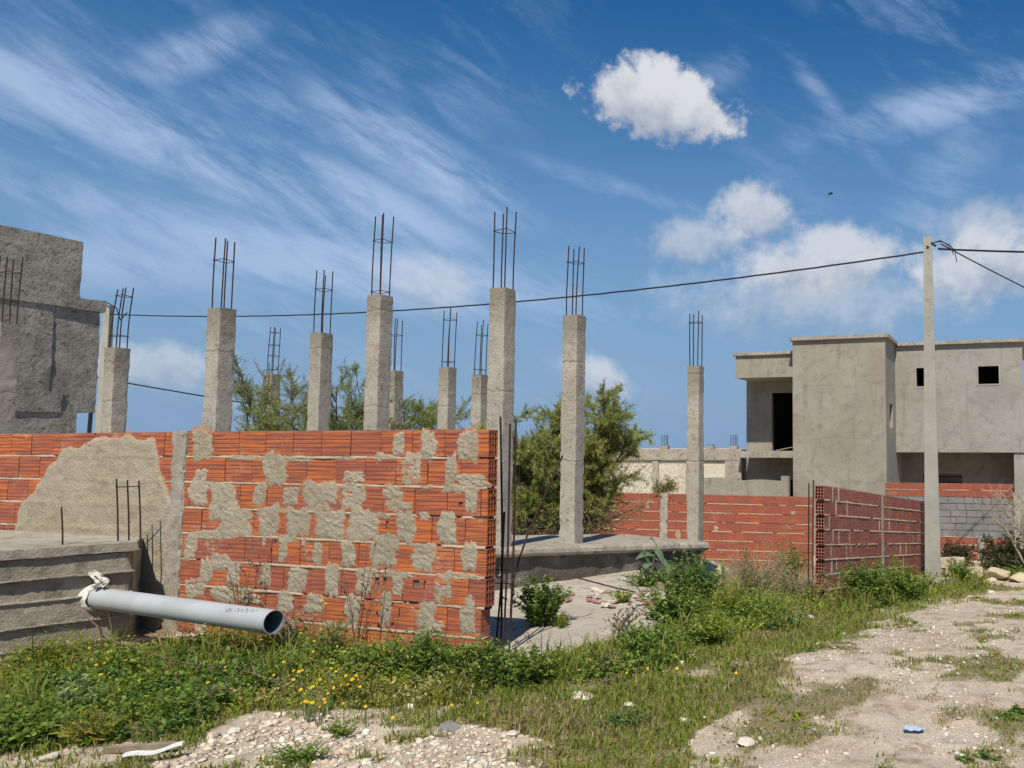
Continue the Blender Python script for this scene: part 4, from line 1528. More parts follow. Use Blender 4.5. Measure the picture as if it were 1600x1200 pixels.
def build_house():
    a = math.radians(18)
    O = at(1385, 700, 24.5)
    G = -1.6
    root = thing('grey_house', 'unfinished two-storey grey rendered house with balcony and empty windows', 'house', (O.x, O.y, G), -a)
    H = 4.80 - G
    E = 0.0
    M1, M2 = M['house'], M['housegrey']
    # front block: front, right side (with slot window), left side, roof
    fw = wall_panel(root, 'front_wall', -2.72, 0, 0, H - 0.1, 0.0, 0.22, [], M1)
    for zz, sd_ in ((4.95, 1), (3.45, 2), (2.2, 5)):
        rr = random.Random(sd_)
        pts = []
        zc = zz
        x = -2.45 + rr.uniform(0, 0.4)
        while x < -0.12:
            pts.append((x, 0.006, zc))
            x += rr.uniform(0.05, 0.13)
            zc += rr.uniform(-0.05, 0.05) + (zz - zc) * 0.2
        MB().tube(pts, 0.013, 5, 0.009).build('plaster_seam', M1, fw)
    wall_panel(root, 'side_wall', 0.22, 7.5, 0, H - 0.1, 0.0, 0.22, [(0.75, 1.45, 3.75, 4.45)], M2, 'side')
    wall_panel(root, 'side_wall', 0.22, 7.5, 0, H - 0.1, -2.50, 0.22, [], M1, 'side')
    MB().box(-2.72, 0, 7.5, 7.7, 0, H - 0.1).build('rear_wall', M1, root)
    # right wing, upper floor
    F1 = 1.42 - G
    y0 = 2.05
    rw_ = wall_panel(root, 'front_wall', 0.004, 3.72, F1, H - 0.13, y0, 0.22, [(0.64, 0.93, 5.02, 5.58), (2.46, 3.05, 5.05, 5.58)], M2)
    wall_panel(root, 'side_wall', y0 + 0.22, 7.5, F1, H - 0.13, 3.72, 0.22, [], M2, 'side')
    MB().box(0.004, 3.5, y0 + 0.22, 7.5, F1, F1 + 0.14).build('floor_slab', M2, root)
    MB().box(0.004, 3.72, 7.5, 7.7, 0, H - 0.13).build('rear_wall', M1, root)
    # ground floor below the wing, set back
    gw = wall_panel(root, 'ground_floor_wall', 0.004, 3.72, 0, F1 - 0.004, y0 + 1.55, 0.2, [(0.62, 1.85, 1.35, 2.33)], M1)
    MB().box(3.42, 3.72, y0 + 0.05, y0 + 1.54, 0, F1 - 0.004).build('side_wall', M2, root)
    for k in range(5):
        z = 1.5 + k * 0.18
        MB().box(0.62, 1.85, y0 + 1.60, y0 + 1.62, z, z + 0.035).build('window_bar', M['rebar'], gw)
    # plaster borders round the small windows
    for (u0, u1, z0, z1) in ((0.64, 0.93, 5.02, 5.58), (2.46, 3.05, 5.05, 5.58)):
        t = 0.045
        f = MB()
        f.box(u0 - t, u0, y0 - 0.012, y0 + 0.1, z0 - t, z1 + t)
        f.box(u1, u1 + t, y0 - 0.012, y0 + 0.1, z0 - t, z1 + t)
        f.box(u0, u1, y0 - 0.012, y0 + 0.1, z1, z1 + t)
        f.box(u0, u1, y0 - 0.012, y0 + 0.1, z0 - t, z0)
        f.build('window_surround', M['pole'], rw_)
    # left part: set-back wall with balcony door
    yb = 1.85
    HL = 4.42 - G
    bwl = wall_panel(root, 'balcony_wall', -4.72, -2.725, 0, HL - 0.05, yb, 0.2, [(-3.87, -2.9, 3.05, 4.90), (-3.85, -3.0, 1.55, 2.15)], M1)
    wall_panel(root, 'side_wall', yb + 0.2, 7.5, 0, HL - 0.05, -4.52, 0.2, [], M1, 'side')
    MB().box(-4.72, -2.725, 7.5, 7.7, 0, HL - 0.05).build('rear_wall', M1, root)
    for k in range(4):
        z = 1.62 + k * 0.14
        MB().box(-3.85, -3.0, yb + 0.05, yb + 0.07, z, z + 0.03).build('window_bar', M['rebar'], bwl)
    MB().box(-4.62, -2.724, 0.42, yb + 0.3, 5.28, HL - 0.06).build('roof_beam', M1, root)
    MB().box(-4.60, -2.724, 0.40, yb - 0.004, 2.86, 3.06).build('balcony_slab', M['slab'], root)
    MB().box(-3.45, -2.73, 0.75, 0.95, 3.06, 3.085, Matrix.Translation((-3.45, 0, 3.06)) @ Matrix.Rotation(-0.2, 4, 'Y') @ Matrix.Translation((3.45, 0, -3.06))).build('plank', M['wood'], root)
    # roofs: thin slab with a small overhang
    MB().box(-2.80, 0.10, -0.10, 7.8, H - 0.1, H).build('roof', M['slab'], root)
    MB().box(0.104, 3.84, y0 - 0.12, 7.8, H - 0.13, H - 0.035).build('roof', M['slab'], root)
    MB().box(-4.70, -2.804, 0.34, 7.8, HL - 0.06, HL + 0.03).build('roof', M['slab'], root)
    # low yard parapet
    mb = MB()
    n = 24
    for k in range(n):
        x0, x1 = -5.35 + k * (2.63 / n), -5.35 + (k + 1) * (2.63 / n)
        dz = 0.05 * math.sin(k * 0.5) * 0.3 + (0.14 if k > n - 3 else 0) + (0.05 if k < 10 else 0)
        mb.box(x0, x1, -0.55, -0.35, 0, 2.22 + dz)
    mb.build('yard_parapet', M1, root)
    return root


build_house()


# ------------------------------------------------------------------ yard wall right: red bricks, grey blocks
def build_yard_wall():
    a, b = at(1383, 753, 23.0), at(1582, 757, 22.0)
    d = Vector((b.x - a.x, b.y - a.y, 0))
    L = d.length
    G = -1.45
    root = thing('block_wall', 'yard wall of grey blocks between orange brick courses before the grey house', 'block wall', (a.x, a.y, 0), math.atan2(d.y, d.x))
    zt = 0.64
    MB().box(0, L, 0.015, 0.17, -1.9, zt - 0.01).build('mortar_core', M['core'], root)
    lay_bricks(root, 0.15, 0.30, 0.165, L, 2, 0.172, M['brick_far'], 0, zt - 0.344, seed=71, gap=0.010)
    bed(root, L, zt - 0.172 - 0.010, 0, 0.012, 0.006, 0.1, seed=201, step=0.06)
    z1 = zt - 0.344
    r = random.Random(9)
    cut = {}
    nb = 6
    ph = 1.02 / nb
    for k in range(nb):
        x = -r.uniform(0, 0.4)
        while x < L:
            w = r.choice((0.40, 0.40, 0.38, 0.22, 0.42))
            x0, x1 = max(0, x), min(L, x + w - 0.014)
            x += w
            if x1 - x0 < 0.05 or (k == 0 and abs(x0 - L) < 0.25) or (k == 2 and 0.75 * L < x0 < 0.86 * L and r.random() < 0.5):
                continue
            key = round((x1 - x0) * 50) / 50
            if key not in cut:
                V, Fc = rough_box(key, 0.16, ph - 0.016, 5, 2, 3, 0.006, int(key * 100), 9)
                cut[key] = np_mesh('block', V, Fc, None, True)
                cut[key].materials.append(M['block'])
            o = bpy.data.objects.new('block', cut[key])
            COL.objects.link(o)
            o.parent = root
            o.location = ((x0 + x1) / 2, 0.08 + r.uniform(-0.012, 0.008), z1 - (nb - k) * ph + 0.008 if False else z1 - (k + 1) * ph + 0.006)
    z2 = z1 - nb * ph
    lay_bricks(root, 0.15, 0.30, 0.185, L, 4, 0.198, M['brick_far'], 0, z2 - 4 * 0.198, seed=75, gap=0.010)
    for k in range(4):
        bed(root, L, z2 - k * 0.198 - 0.013, 0, 0.016, 0.007, 0.1, seed=210 + k, step=0.06)
    s = (at(1532, 800, 22.3) - a).dot(d.normalized())
    rough_panel(root, 'pier', s - 0.09, s + 0.09, -1.8, z2 + 0.02, -0.04, 0.14, M['slab'], 91, 0.012, 0.04, 8, 0.03)
    rough_panel(root, 'end_pillar', L + 0.003, L + 0.5, -1.8, zt - 0.22, -0.05, 0.3, M['slab'], 93, 0.012, 0.04, 8, 0.03)
    rough_panel(root, 'side_course', L + 0.503, L + 2.6, -1.8, -0.66, 0.02, 0.2, M['brick_far'], 95, 0.01, 0.05, 8, 0.02)


build_yard_wall()


# ------------------------------------------------------------------ utility poles, cables
def build_pole():
    b = at(1458, 899, 17.0)
    gzb = gz1(b.x, b.y)
    top = at(1461, 371, 17.0).z
    root = thing('utility_pole', 'tall tapered concrete utility pole at the end of the weathered brick wall', 'utility pole', (b.x, b.y, gzb - 0.2), math.radians(-14))
    h = top - gzb + 0.2
    w0, w1 = 0.155, 0.080
    d0, d1 = 0.11, 0.07
    # front face with climbing holes
    zs = [0.0]
    holes = []
    zc = h - 0.22
    for k in range(6):
        holes.append((zc - 0.035, zc + 0.035))
        zc -= 0.36
    cuts = sorted({0.0, h} | {v for hh in holes for v in hh} | set(np.linspace(0, h - 2.4, 8)))
    mb = MB()
    us = [-1, -0.28, 0.28, 1]
    for j in range(len(cuts) - 1):
        za, zb = cuts[j], cuts[j + 1]
        is_h = any(abs(za - q[0]) < 1e-6 for q in holes)
        for i in range(3):
            def pt(u, z, dep=0.0):
                f = z / h
                return (u * (w0 + (w1 - w0) * f), -(d0 + (d1 - d0) * f) + dep, z)
            if is_h and i == 1:
                q = [pt(us[i], za), pt(us[i + 1], za), pt(us[i + 1], zb), pt(us[i], zb)]
                dp = 0.05 if za > h - 0.3 else 0.006
                qq = [pt(us[i], za, dp), pt(us[i + 1], za, dp), pt(us[i + 1], zb, dp), pt(us[i], zb, dp)]
                for k in range(4):
                    mb.quad(q[k], q[(k + 1) % 4], qq[(k + 1) % 4], qq[k])
                mb.quad(*qq)
            else:
                mb.quad(pt(us[i], za), pt(us[i + 1], za), pt(us[i + 1], zb), pt(us[i], zb))
    A = [(-w0, -d0, 0), (w0, -d0, 0), (w0, d0, 0), (-w0, d0, 0)]
    B = [(-w1, -d1, h), (w1, -d1, h), (w1, d1, h), (-w1, d1, h)]
    for k in (1, 2, 3):
        mb.quad(A[k], A[(k + 1) % 4], B[(k + 1) % 4], B[k])
    mb.quad(*B)
    mb.build('shaft', M['pole'], root)
    V, Fc = rough_box(0.75, 0.7, 0.30, 8, 8, 4, 0.05, 7, 4, 0.05)
    link('footing', np_mesh('footing', V, Fc, None, True), M['slab'], root, (0, 0, 0.02))
    # cable clamp with drooping tails
    clamp = MB().tube([(0.07, -0.05, h - 0.13), (0.16, -0.07, h - 0.20)], 0.03, 8, 0.022).build('cable_clamp', M['cable'], root)
    for k in range(2):
        pts = [(0.10, -0.06, h - 0.13), (0.25, -0.10, h - 0.12 + 0.02 * k), (0.42, -0.12, h - 0.20 - 0.03 * k), (0.52 - 0.05 * k, -0.12, h - 0.32), (0.56 - 0.06 * k, -0.12, h - 0.56 + 0.15 * k)]
        P = []
        for a, c in zip(pts[:-1], pts[1:]):
            for f in (0, 0.5):
                P.append(Vector(a).lerp(Vector(c), f))
        P.append(Vector(pts[-1]))
        MB().tube(P, 0.009, 5).build('cable_tail', M['cable'], clamp)
    # far pole
    t2 = at(170, 478, 28.0)
    root2 = thing('utility_pole', 'distant concrete utility pole beside the rough grey building', 'utility pole', (t2.x, t2.y, 0))
    mb = MB()
    zt = t2.z
    for (s0, s1) in ((0.16, 0.10),):
        A = [(-s0, -s0, -1.0), (s0, -s0, -1.0), (s0, s0, -1.0), (-s0, s0, -1.0)]
        B = [(-s1, -s1, zt), (s1, -s1, zt), (s1, s1, zt), (-s1, s1, zt)]
        for k in range(4):
            mb.quad(A[k], A[(k + 1) % 4], B[(k + 1) % 4], B[k])
        mb.quad(*B)
    o = mb.build('shaft', M['pole'], root2)
    MB().tube([(-0.42, -0.1, -1), (-0.26, -0.1, zt - 1.2)], 0.06, 6).build('stay', M['cable'], root2)
    lp = [(-0.1, -0.15, zt - 0.2), (-0.3, -0.2, zt), (0.0, -0.2, zt + 0.12), (0.4, -0.2, zt - 0.1), (0.55, -0.2, zt - 0.5), (0.75, -0.2, zt - 0.25)]
    MB().tube(lp, 0.02, 5).build('cable_loop', M['cable'], root2)


build_pole()


def cable(a, b, sag, label, r=0.018, n=60, wob=0.0):
    P = []
    for k in range(n + 1):
        t = k / n
        p = a.lerp(b, t)
        p.z -= 4 * sag * t * (1 - t)
        p.z += wob * math.sin(k * 2.1)
        P.append(p - a)
    o = MB().tube(P, r, 5).build('cable', M['cable'], None, loc=tuple(a))
    tag(o, label, 'cable', 'overhead cables')


cable(at(1456, 392, 16.95), at(173, 491, 28.0), 0.5, 'long overhead cable sagging between the two utility poles', 0.019, 90, 0.003)
cable(at(1466, 389, 16.95), at(1900, 392, 14.0), 0.05, 'overhead cable leaving the tall pole level to the right', 0.02)
cable(at(1470, 381, 17.0), at(1800, 540, 21.0), 0.08, 'thinner overhead cable dropping to the right from the tall pole', 0.014)
cable(at(140, 588, 28.0), at(712, 676, 34.0), 0.10, 'low cable passing behind the columns on the left', 0.024)


# ------------------------------------------------------------------ rough grey building on the left
def build_left():
    Xf = -11.3
    root = thing('rough_building', 'rough rendered grey building with stepped ledges at the left edge', 'building', (Xf, 15.0, 0), WALL_ANG)

    def blk(name, y0, y1, z0, z1, xo, seed, amp=0.012, xb=-4.0):
        V, Fc = rough_box(xo - xb, y1 - y0, z1 - z0, 4, max(4, int((y1 - y0) / 0.09)), max(3, int((z1 - z0) / 0.09)), amp, seed, 5.0, 0.012)
        V = V + np.array([(xo + xb) / 2, (y0 + y1) / 2 - 15.0, z0])
        link(name, np_mesh(name, V, Fc, None, True), M['roughwall'], root)
    ztop = 1.55 + (700 - 378) / 1350 * 15.0
    zl = 1.55 + (700 - 472) / 1350 * 15.0
    zb = 1.55 + (700 - 645) / 1350 * 15.2
    blk('parapet_wall', 9.0, 14.82, zl + 0.04, ztop, 0.0, 3)
    blk('ledge', 9.0, 15.22, zl - 0.14, zl + 0.05, 0.065, 5, 0.01)
    blk('upper_wall', 9.0, 14.4, zb + 0.3, zl - 0.1, 0.04, 7)
    blk('recessed_panel', 14.35, 15.16, zb, zl - 0.1, 0.015, 9)
    blk('lower_ledge', 9.0, 14.6, zb - 0.02, zb + 0.32, 0.06, 11, 0.01)
    blk('lower_wall', 9.0, 14.85, -1.0, zb, 0.035, 13)


build_left()


# ------------------------------------------------------------------ vegetation tools
def unit(v):
    return v / (np.linalg.norm(v, axis=-1, keepdims=True) + 1e-9)


def leaf_mesh(name, B, D, size, wr, col, fold=0.25, droop=0.15, roll=None, r=None):
    """folded leaf blades: base B, direction D, length size, width ratio wr, colour per leaf"""
    n = len(B)
    r = r or np.random.default_rng(1)
    D = unit(D)
    up = np.tile(np.array([0, 0, 1.0]), (n, 1)) + r.normal(0, 0.45, (n, 3))
    S = unit(np.cross(D, up))
    N = np.cross(S, D)
    s = size[:, None]
    w = s * (wr[:, None] if isinstance(wr, np.ndarray) else wr)
    mid = B + D * s * 0.45
    L = mid + S * w * 0.5 + N * w * fold
    R = mid - S * w * 0.5 + N * w * fold
    T = B + D * s - np.array([0, 0, 1.0]) * s * droop
    V = np.stack([B, R, T, L], 1).reshape(-1, 3)
    i = np.arange(n)[:, None] * 4
    Fc = np.stack([i + np.array([0, 1, 2]), i + np.array([0, 2, 3])], 1).reshape(-1, 3)
    C = np.repeat(col, 4, axis=0)
    return V, Fc, C


LEAF_GAIN = np.array([1.90, 1.80, 1.35])


def pal(r, n, cols, var=0.18):
    cols = np.array(cols)
    k = r.integers(0, len(cols), n)
    c = cols[k] * (1 + r.normal(0, var, (n, 1)))
    c = c * (1 + r.normal(0, 0.05, (n, 3)))
    return np.clip(c * LEAF_GAIN, 0.004, 0.9)


GREEN = [(0.100, 0.150, 0.026), (0.125, 0.175, 0.032), (0.080, 0.128, 0.026), (0.145, 0.178, 0.042)]
DARKG = [(0.060, 0.105, 0.028), (0.076, 0.128, 0.034), (0.095, 0.145, 0.036), (0.050, 0.088, 0.026)]
LIME = [(0.175, 0.205, 0.030), (0.205, 0.220, 0.036), (0.140, 0.178, 0.030)]
GREYG = [(0.15, 0.155, 0.080), (0.20, 0.185, 0.105), (0.11, 0.135, 0.058), (0.25, 0.21, 0.13)]
DRYC = [(0.27, 0.20, 0.105), (0.33, 0.26, 0.145), (0.20, 0.145, 0.08)]
TREEC = [(0.115, 0.155, 0.042), (0.145, 0.185, 0.055), (0.090, 0.130, 0.040), (0.175, 0.195, 0.075)]


def stems_and_leaves(r, c, h, rad, nst, lps, lsize, cols, wr=0.5, lean=0.8, t0=0.12, var=0.18):
    """returns polylines of stems and leaf arrays for one plant"""
    an = r.uniform(0, 2 * np.pi, nst)
    rr = rad * np.sqrt(r.uniform(0.02, 1, nst)) * lean
    hh = h * (1 - 0.45 * (rr / (rad + 1e-6)) ** 2) * r.uniform(0.65, 1.05, nst)
    ts = np.linspace(0, 1, 6)
    P = np.zeros((nst, 6, 3))
    b = r.normal(0, rad * 0.14, (nst, 2))
    for k, t in enumerate(ts):
        P[:, k, 0] = c[0] + b[:, 0] + np.cos(an) * rr * t ** 1.4
        P[:, k, 1] = c[1] + b[:, 1] + np.sin(an) * rr * t ** 1.4
        P[:, k, 2] = c[2] - 0.02 + hh * (t * 1.18 - 0.18 * t * t)
    n = nst * lps
    si = np.repeat(np.arange(nst), lps)
    t = np.clip(r.uniform(t0, 1.02, n), 0, 1)
    k = np.minimum((t * 5).astype(int), 4)
    f = (t * 5 - k)[:, None]
    B = P[si, k] * (1 - f) + P[si, k + 1] * f
    T = unit(P[si, k + 1] - P[si, k])
    a2 = r.uniform(0, 2 * np.pi, n)
    out = np.stack([np.cos(a2), np.sin(a2), r.uniform(-0.25, 0.7, n)], 1)
    D = unit(out + T * 0.5)
    size = lsize * (1.15 - 0.55 * t) * r.uniform(0.6, 1.35, n)
    col = pal(r, n, cols, var)
    return P, B, D, size, col


PLANT_N = [0]


def weed(label, c, h, rad, nst=30, lps=22, lsize=0.045, cols=GREEN, wr=0.5, seed=0, name='weed', cat='weed', group=None, stem=None, lean=0.85, droop=0.15, r0=0.0028, var=0.18):
    r = np.random.default_rng(seed + 900)
    c = np.array(c)
    P, B, D, size, col = stems_and_leaves(r, c, h, rad, nst, lps, lsize, cols, wr, lean, var=var)
    root = thing(name, label, cat, tuple(c), 0, group)
    mb = MB()
    for q in P:
        mb.tube([Vector(p - c) for p in q], r0, 4, r0 * 0.4, cap=False)
    mb.build('stems', stem or M['greenstem'], root)
    V, Fc, C = leaf_mesh('leaves', B - c, D, size, wr, col, r=r, droop=droop)
    link('leaves', np_mesh('leaves', V, Fc, C), M['leaf'], root)
    return root


# areas kept free of scattered things
AP = np.array([tuple(p)[:2] for p in (at(765, 1032, 6.3), at(850, 1027, 6.45), at(930, 1003, 6.95), at(1000, 985, 7.4), at(1042, 962, 7.9), at(1045, 930, 9.0), at(1010, 905, 10.0), slab_pt(0.7, 0.2), slab_pt(-0.4, 0.2))])
PLP = np.array([tuple(p)[:2] for p in (at(-450, 853, 5.4), at(214, 848, 7.10), on_w(235), on_w(235) + WL * 4)])


def blocked(X, Y, pad=0.0):
    q = (X - WR.x) * NRM.x + (Y - WR.y) * NRM.y
    s_ = (X - WR.x) * WL.x + (Y - WR.y) * WL.y
    b = (q > -0.01 - pad) & (s_ > -0.05)
    b |= inside(AP, X, Y) | inside(PLP, X, Y)
    e = (X - SA.x) * SPERP.x + (Y - SA.y) * SPERP.y
    t = ((X - SA.x) * SDIR.x + (Y - SA.y) * SDIR.y) / SLEN
    b |= (e > 0.03) & (e < 1.8) & (t < 1.06)
    # strip under the right wall
    lx = (X - RA.x) * math.cos(RANG) + (Y - RA.y) * math.sin(RANG)
    ly = -(X - RA.x) * math.sin(RANG) + (Y - RA.y) * math.cos(RANG)
    b |= (ly > -0.03) & (ly < 0.2) & (lx > -0.05) & (lx < RL)
    return b


def scatter(n, seed, wfun, ymin=3.9, ymax=20.0):
    """candidate points spread evenly over what is near, thinned by wfun in 0..1"""
    r = np.random.default_rng(seed)
    # density falls with distance as things get too small to tell apart
    u = r.uniform(0, 1, n)
    Y = ymin * (ymax / ymin) ** u
    lo, hi = -1.02 * Y - 0.5, 0.40 * Y + 0.6
    X = lo + (hi - lo) * r.uniform(0, 1, n)
    k = r.uniform(0, 1, n) < wfun(X, Y)
    k &= ~blocked(X, Y)
    return r, X[k], Y[k]


def gz_fine(X, Y):
    Z = gz(X, Y)
    n1 = fbm(p3(X * 5, Y * 5), 4, 41) - 0.5
    n2 = fbm(p3(X * 16, Y * 16), 3, 43) - 0.5
    return Z + 0.05 * n1 + 0.022 * n2


# ------------------------------------------------------------------ grass
def build_grass():
    def wf(X, Y):
        wd, gr, rd, gv = veg(X, Y)
        tu = fbm(p3(X * 4, Y * 4), 3, 61)
        return np.clip(gr, 0, 1) * np.where(wd > 0.5, 0.25 + 0.75 * smooth(0.42, 0.6, tu), 1.0)
    r, X, Y = scatter(420000, 5, wf)
    n = len(X)
    Z = gz_fine(X, Y) - 0.012
    wd, gr, rd, gv = veg(X, Y)
    tuft = fbm(p3(X * 4, Y * 4), 3, 61)
    h = (0.028 + 0.055 * r.random(n) ** 1.5) * (0.55 + 0.9 * tuft)
    h = np.where(wd > 0.5, h * (0.9 + 4.0 * np.clip(tuft - 0.50, 0, 1) * 2.4), h)
    h = h * (1 + 0.03 * (Y - 5))
    h = np.where(rd > 0.5, h * 0.6, h)
    wdt = 0.0042 * (1 + 0.10 * (Y - 5)) * r.uniform(0.7, 1.4, n)
    an = r.uniform(0, 2 * np.pi, n)
    lean = r.uniform(0.1, 0.9, n)
    dx, dy = np.cos(an), np.sin(an)
    a2 = r.uniform(0, 2 * np.pi, n)
    sx, sy = np.cos(a2) * wdt, np.sin(a2) * wdt
    B = np.stack([X, Y, Z], 1)
    S = np.stack([sx, sy, np.zeros(n)], 1)
    Mid = B + np.stack([dx * lean * h * 0.30, dy * lean * h * 0.30, h * 0.62], 1)
    T = B + np.stack([dx * lean * h * 0.95, dy * lean * h * 0.95, h * (1.0 - 0.35 * lean)], 1)
    V = np.stack([B - S, B + S, Mid - S * 0.7, Mid + S * 0.7, T], 1).reshape(-1, 3)
    i = np.arange(n)[:, None] * 5
    Fc = np.stack([i + np.array([0, 1, 3]), i + np.array([0, 3, 2]), i + np.array([2, 3, 4])], 1).reshape(-1, 3)
    hue = fbm(p3(X * 1.6, Y * 1.6), 3, 71)
    g = np.array([(0.180, 0.240, 0.034), (0.225, 0.270, 0.044), (0.255, 0.270, 0.056)])[r.integers(0, 3, n)]
    dry = np.array([(0.40, 0.31, 0.16), (0.33, 0.26, 0.12), (0.27, 0.23, 0.095)])[r.integers(0, 3, n)]
    kd = r.random(n) < np.where(wd > 0.5, 0.15, 0.07 + 0.55 * smooth(0.48, 0.70, hue))
    c = np.where(kd[:, None], dry, g) * (1 + r.normal(0, 0.16, (n, 1)))
    me = np_mesh('grass', V, Fc, np.clip(np.repeat(c, 5, 0), 0.01, 0.8))
    o = link('grass', me, M['grass'])
    tag(o, 'short green and dry grass growing over the verge and between the wheel tracks', 'grass', kind='stuff')
    print('grass blades', n)


build_grass()


# ------------------------------------------------------------------ low leafy weeds covering the verge
def build_cover():
    def wf(X, Y):
        wd, gr, rd, gv = veg(X, Y)
        n = fbm(p3(X * 2.1, Y * 2.1), 3, 91)
        g1 = smooth(0.60, 0.72, fbm(p3(X * 3.1, Y * 3.1), 3, 97)) * (gr > 0.25) * 0.30
        return np.where(wd > 0.5, 0.35 + 0.65 * smooth(0.35, 0.55, n), g1)
    r, X, Y = scatter(30000, 15, wf)
    Z = gz_fine(X, Y)
    kind = fbm(p3(X * 1.5, Y * 1.5), 3, 101)
    Vs, Fs, Cs = [], [], []
    off = 0
    wd, gr, rd, gv = veg(X, Y)
    dwall = -((X - WR.x) * NRM.x + (Y - WR.y) * NRM.y)
    for i in range(len(X)):
        near = (dwall[i] < 0.75) and (X[i] < -1.2)
        hh = (0.07 + 0.20 * r.random() ** 2) * (1.1 if near else 1.0) if wd[i] > 0.5 else 0.035
        if Y[i] > 8:
            hh *= 1.4
        rad = hh * r.uniform(0.6, 1.1) + 0.03
        k = kind[i] + r.normal(0, 0.05)
        cols = DARKG if k < 0.41 else (GREEN if k < 0.53 else (LIME if k < 0.62 else GREYG))
        ls = r.uniform(0.022, 0.050) * (1.25 if k < 0.44 else 0.9) * (1 + 0.03 * (Y[i] - 5))
        wr = r.choice([0.35, 0.5, 0.65, 0.22])
        ns = 5
        P, B, D, size, col = stems_and_leaves(r, np.array([X[i], Y[i], Z[i]]), hh, rad, ns, 6 if Y[i] < 8 else 5, ls, cols, wr)
        V, Fc, C = leaf_mesh('l', B, D, size, wr, col, r=r)
        Vs.append(V)
        Fs.append(Fc + off)
        Cs.append(C)
        off += len(V)
    o = link('weeds', np_mesh('weeds', np.concatenate(Vs), np.concatenate(Fs), np.concatenate(Cs)), M['leaf'])
    tag(o, 'low leafy weeds covering the verge at the foot of the walls', 'weeds', kind='stuff')
    print('cover plants', len(X))


build_cover()


# ------------------------------------------------------------------ stones
def stone_mesh(r, n_sub=1, flat=0.6, rough=0.25):
    import bmesh
    bm = bmesh.new()
    bmesh.ops.create_icosphere(bm, subdivisions=n_sub, radius=1.0)
    for v in bm.verts:
        k = 1 + r.uniform(-rough, rough)
        v.co = Vector((v.co.x * k, v.co.y * k * 0.8, v.co.z * k * flat))
    V = np.array([tuple(v.co) for v in bm.verts])
    Fc = np.array([[v.index for v in f.verts] for f in bm.faces])
    bm.free()
    return V, Fc


def build_gravel():
    def wf(X, Y):
        wd, gr, rd, gv = veg(X, Y)
        n = fbm(p3(X * 2.4, Y * 2.4), 3, 111)
        d = np.where(gv > 0.5, 0.9, np.where(rd > 0.5, 0.38, 0.10))
        d = np.where(wd > 0.5, 0.03, d)
        return d * smooth(0.35, 0.6, n) * (1 - 0.5 * np.clip(gr, 0, 1))
    r, X, Y = scatter(110000, 25, wf)
    n = len(X)
    Z = gz_fine(X, Y)
    rr = random.Random(3)
    V0, F0 = stone_mesh(rr, 1)
    keep = [0]
    # 12-vertex icosahedron
    import bmesh
    bm = bmesh.new()
    bmesh.ops.create_icosphere(bm, subdivisions=1, radius=1.0)
    V0 = np.array([tuple(v.co) for v in bm.verts])
    F0 = np.array([[v.index for v in f.verts] for f in bm.faces])
    bm.free()
    nv = len(V0)
    s = 0.0032 + 0.014 * r.random(n) ** 6 + 0.004 * r.random(n)
    s = s * (1 + 0.05 * (Y - 5))
    gvm = veg(X, Y)[3]
    s = np.where(gvm > 0.5, s * 1.35 + 0.010 * r.random(n) ** 5, s)
    jit = r.uniform(0.55, 1.35, (n, nv, 1))
    an = r.uniform(0, 2 * np.pi, n)
    sc = np.stack([r.uniform(0.8, 1.5, n), r.uniform(0.7, 1.1, n), r.uniform(0.35, 0.75, n)], 1)
    V = V0[None] * jit * sc[:, None, :] * s[:, None, None]
    ca, sa = np.cos(an)[:, None], np.sin(an)[:, None]
    Vx = V[..., 0] * ca - V[..., 1] * sa
    Vy = V[..., 0] * sa + V[..., 1] * ca
    V = np.stack([Vx + X[:, None], Vy + Y[:, None], V[..., 2] + Z[:, None] + s[:, None] * 0.15], -1).reshape(-1, 3)
    Fc = (F0[None] + (np.arange(n) * nv)[:, None, None]).reshape(-1, 3)
    c = np.array([(0.56, 0.48, 0.37), (0.66, 0.60, 0.50), (0.42, 0.34, 0.25), (0.50, 0.39, 0.29)])[r.integers(0, 4, n)] * (1 + r.normal(0, 0.1, (n, 1)))
    o = link('gravel', np_mesh('gravel', V, Fc, np.clip(np.repeat(c, nv, 0), 0.05, 0.85)), M['pebble'])
    tag(o, 'pale limestone gravel strewn over the dirt track', 'gravel', kind='stuff')
    print('pebbles', n)


m_, t_, b_ = mat_new('pebble')
a_ = t_.node('ShaderNodeAttribute', attribute_name='Col')
t_.l.new(a_.outputs['Color'], b_.inputs['Base Color'])
b_.inputs['Roughness'].default_value = 0.95
M['pebble'] = m_
build_gravel()


def rock(x, y, w, h, label, mat='stone', seed=1, flat=0.6, rz=None, name='rock', cat='rock', d=None):
    p = gp(x, y) if d is None else Vector((ray(x, y)[0] * d, d, gz1(ray(x, y)[0] * d, d)))
    r = random.Random(seed)
    V, Fc = stone_mesh(r, 4, 1.0, 0.0)
    for k in range(16):
        nn = np.array([r.gauss(0, 1), r.gauss(0, 1), r.gauss(0, 1)])
        nn /= np.linalg.norm(nn)
        dd = np.clip(V @ nn - r.uniform(0.45, 0.85), 0, None)
        V = V - dd[:, None] * nn
    V = V + 0.07 * (fbm(V * 3.0 + seed * 5.1, 4, seed) - 0.5)[:, None] * unit(V)
    V[:, 2] *= flat
    s = w * p.y / F / 2
    V = V * s / np.abs(V[:, 0]).max()
    V[:, 2] *= (h * p.y / F / 2) / max(1e-6, np.abs(V[:, 2]).max()) if h else 1
    me = np_mesh(name, V, Fc, None, True)
    o = link(name, me, M[mat], None, (p.x, p.y, p.z + np.abs(V[:, 2]).max() * 0.45))
    o.rotation_euler = (r.uniform(-0.15, 0.15), r.uniform(-0.15, 0.15), r.uniform(-0.4, 0.4) if rz is None else rz)
    tag(o, label, cat, 'loose rocks on the verge' if cat == 'rock' else None)
    return o


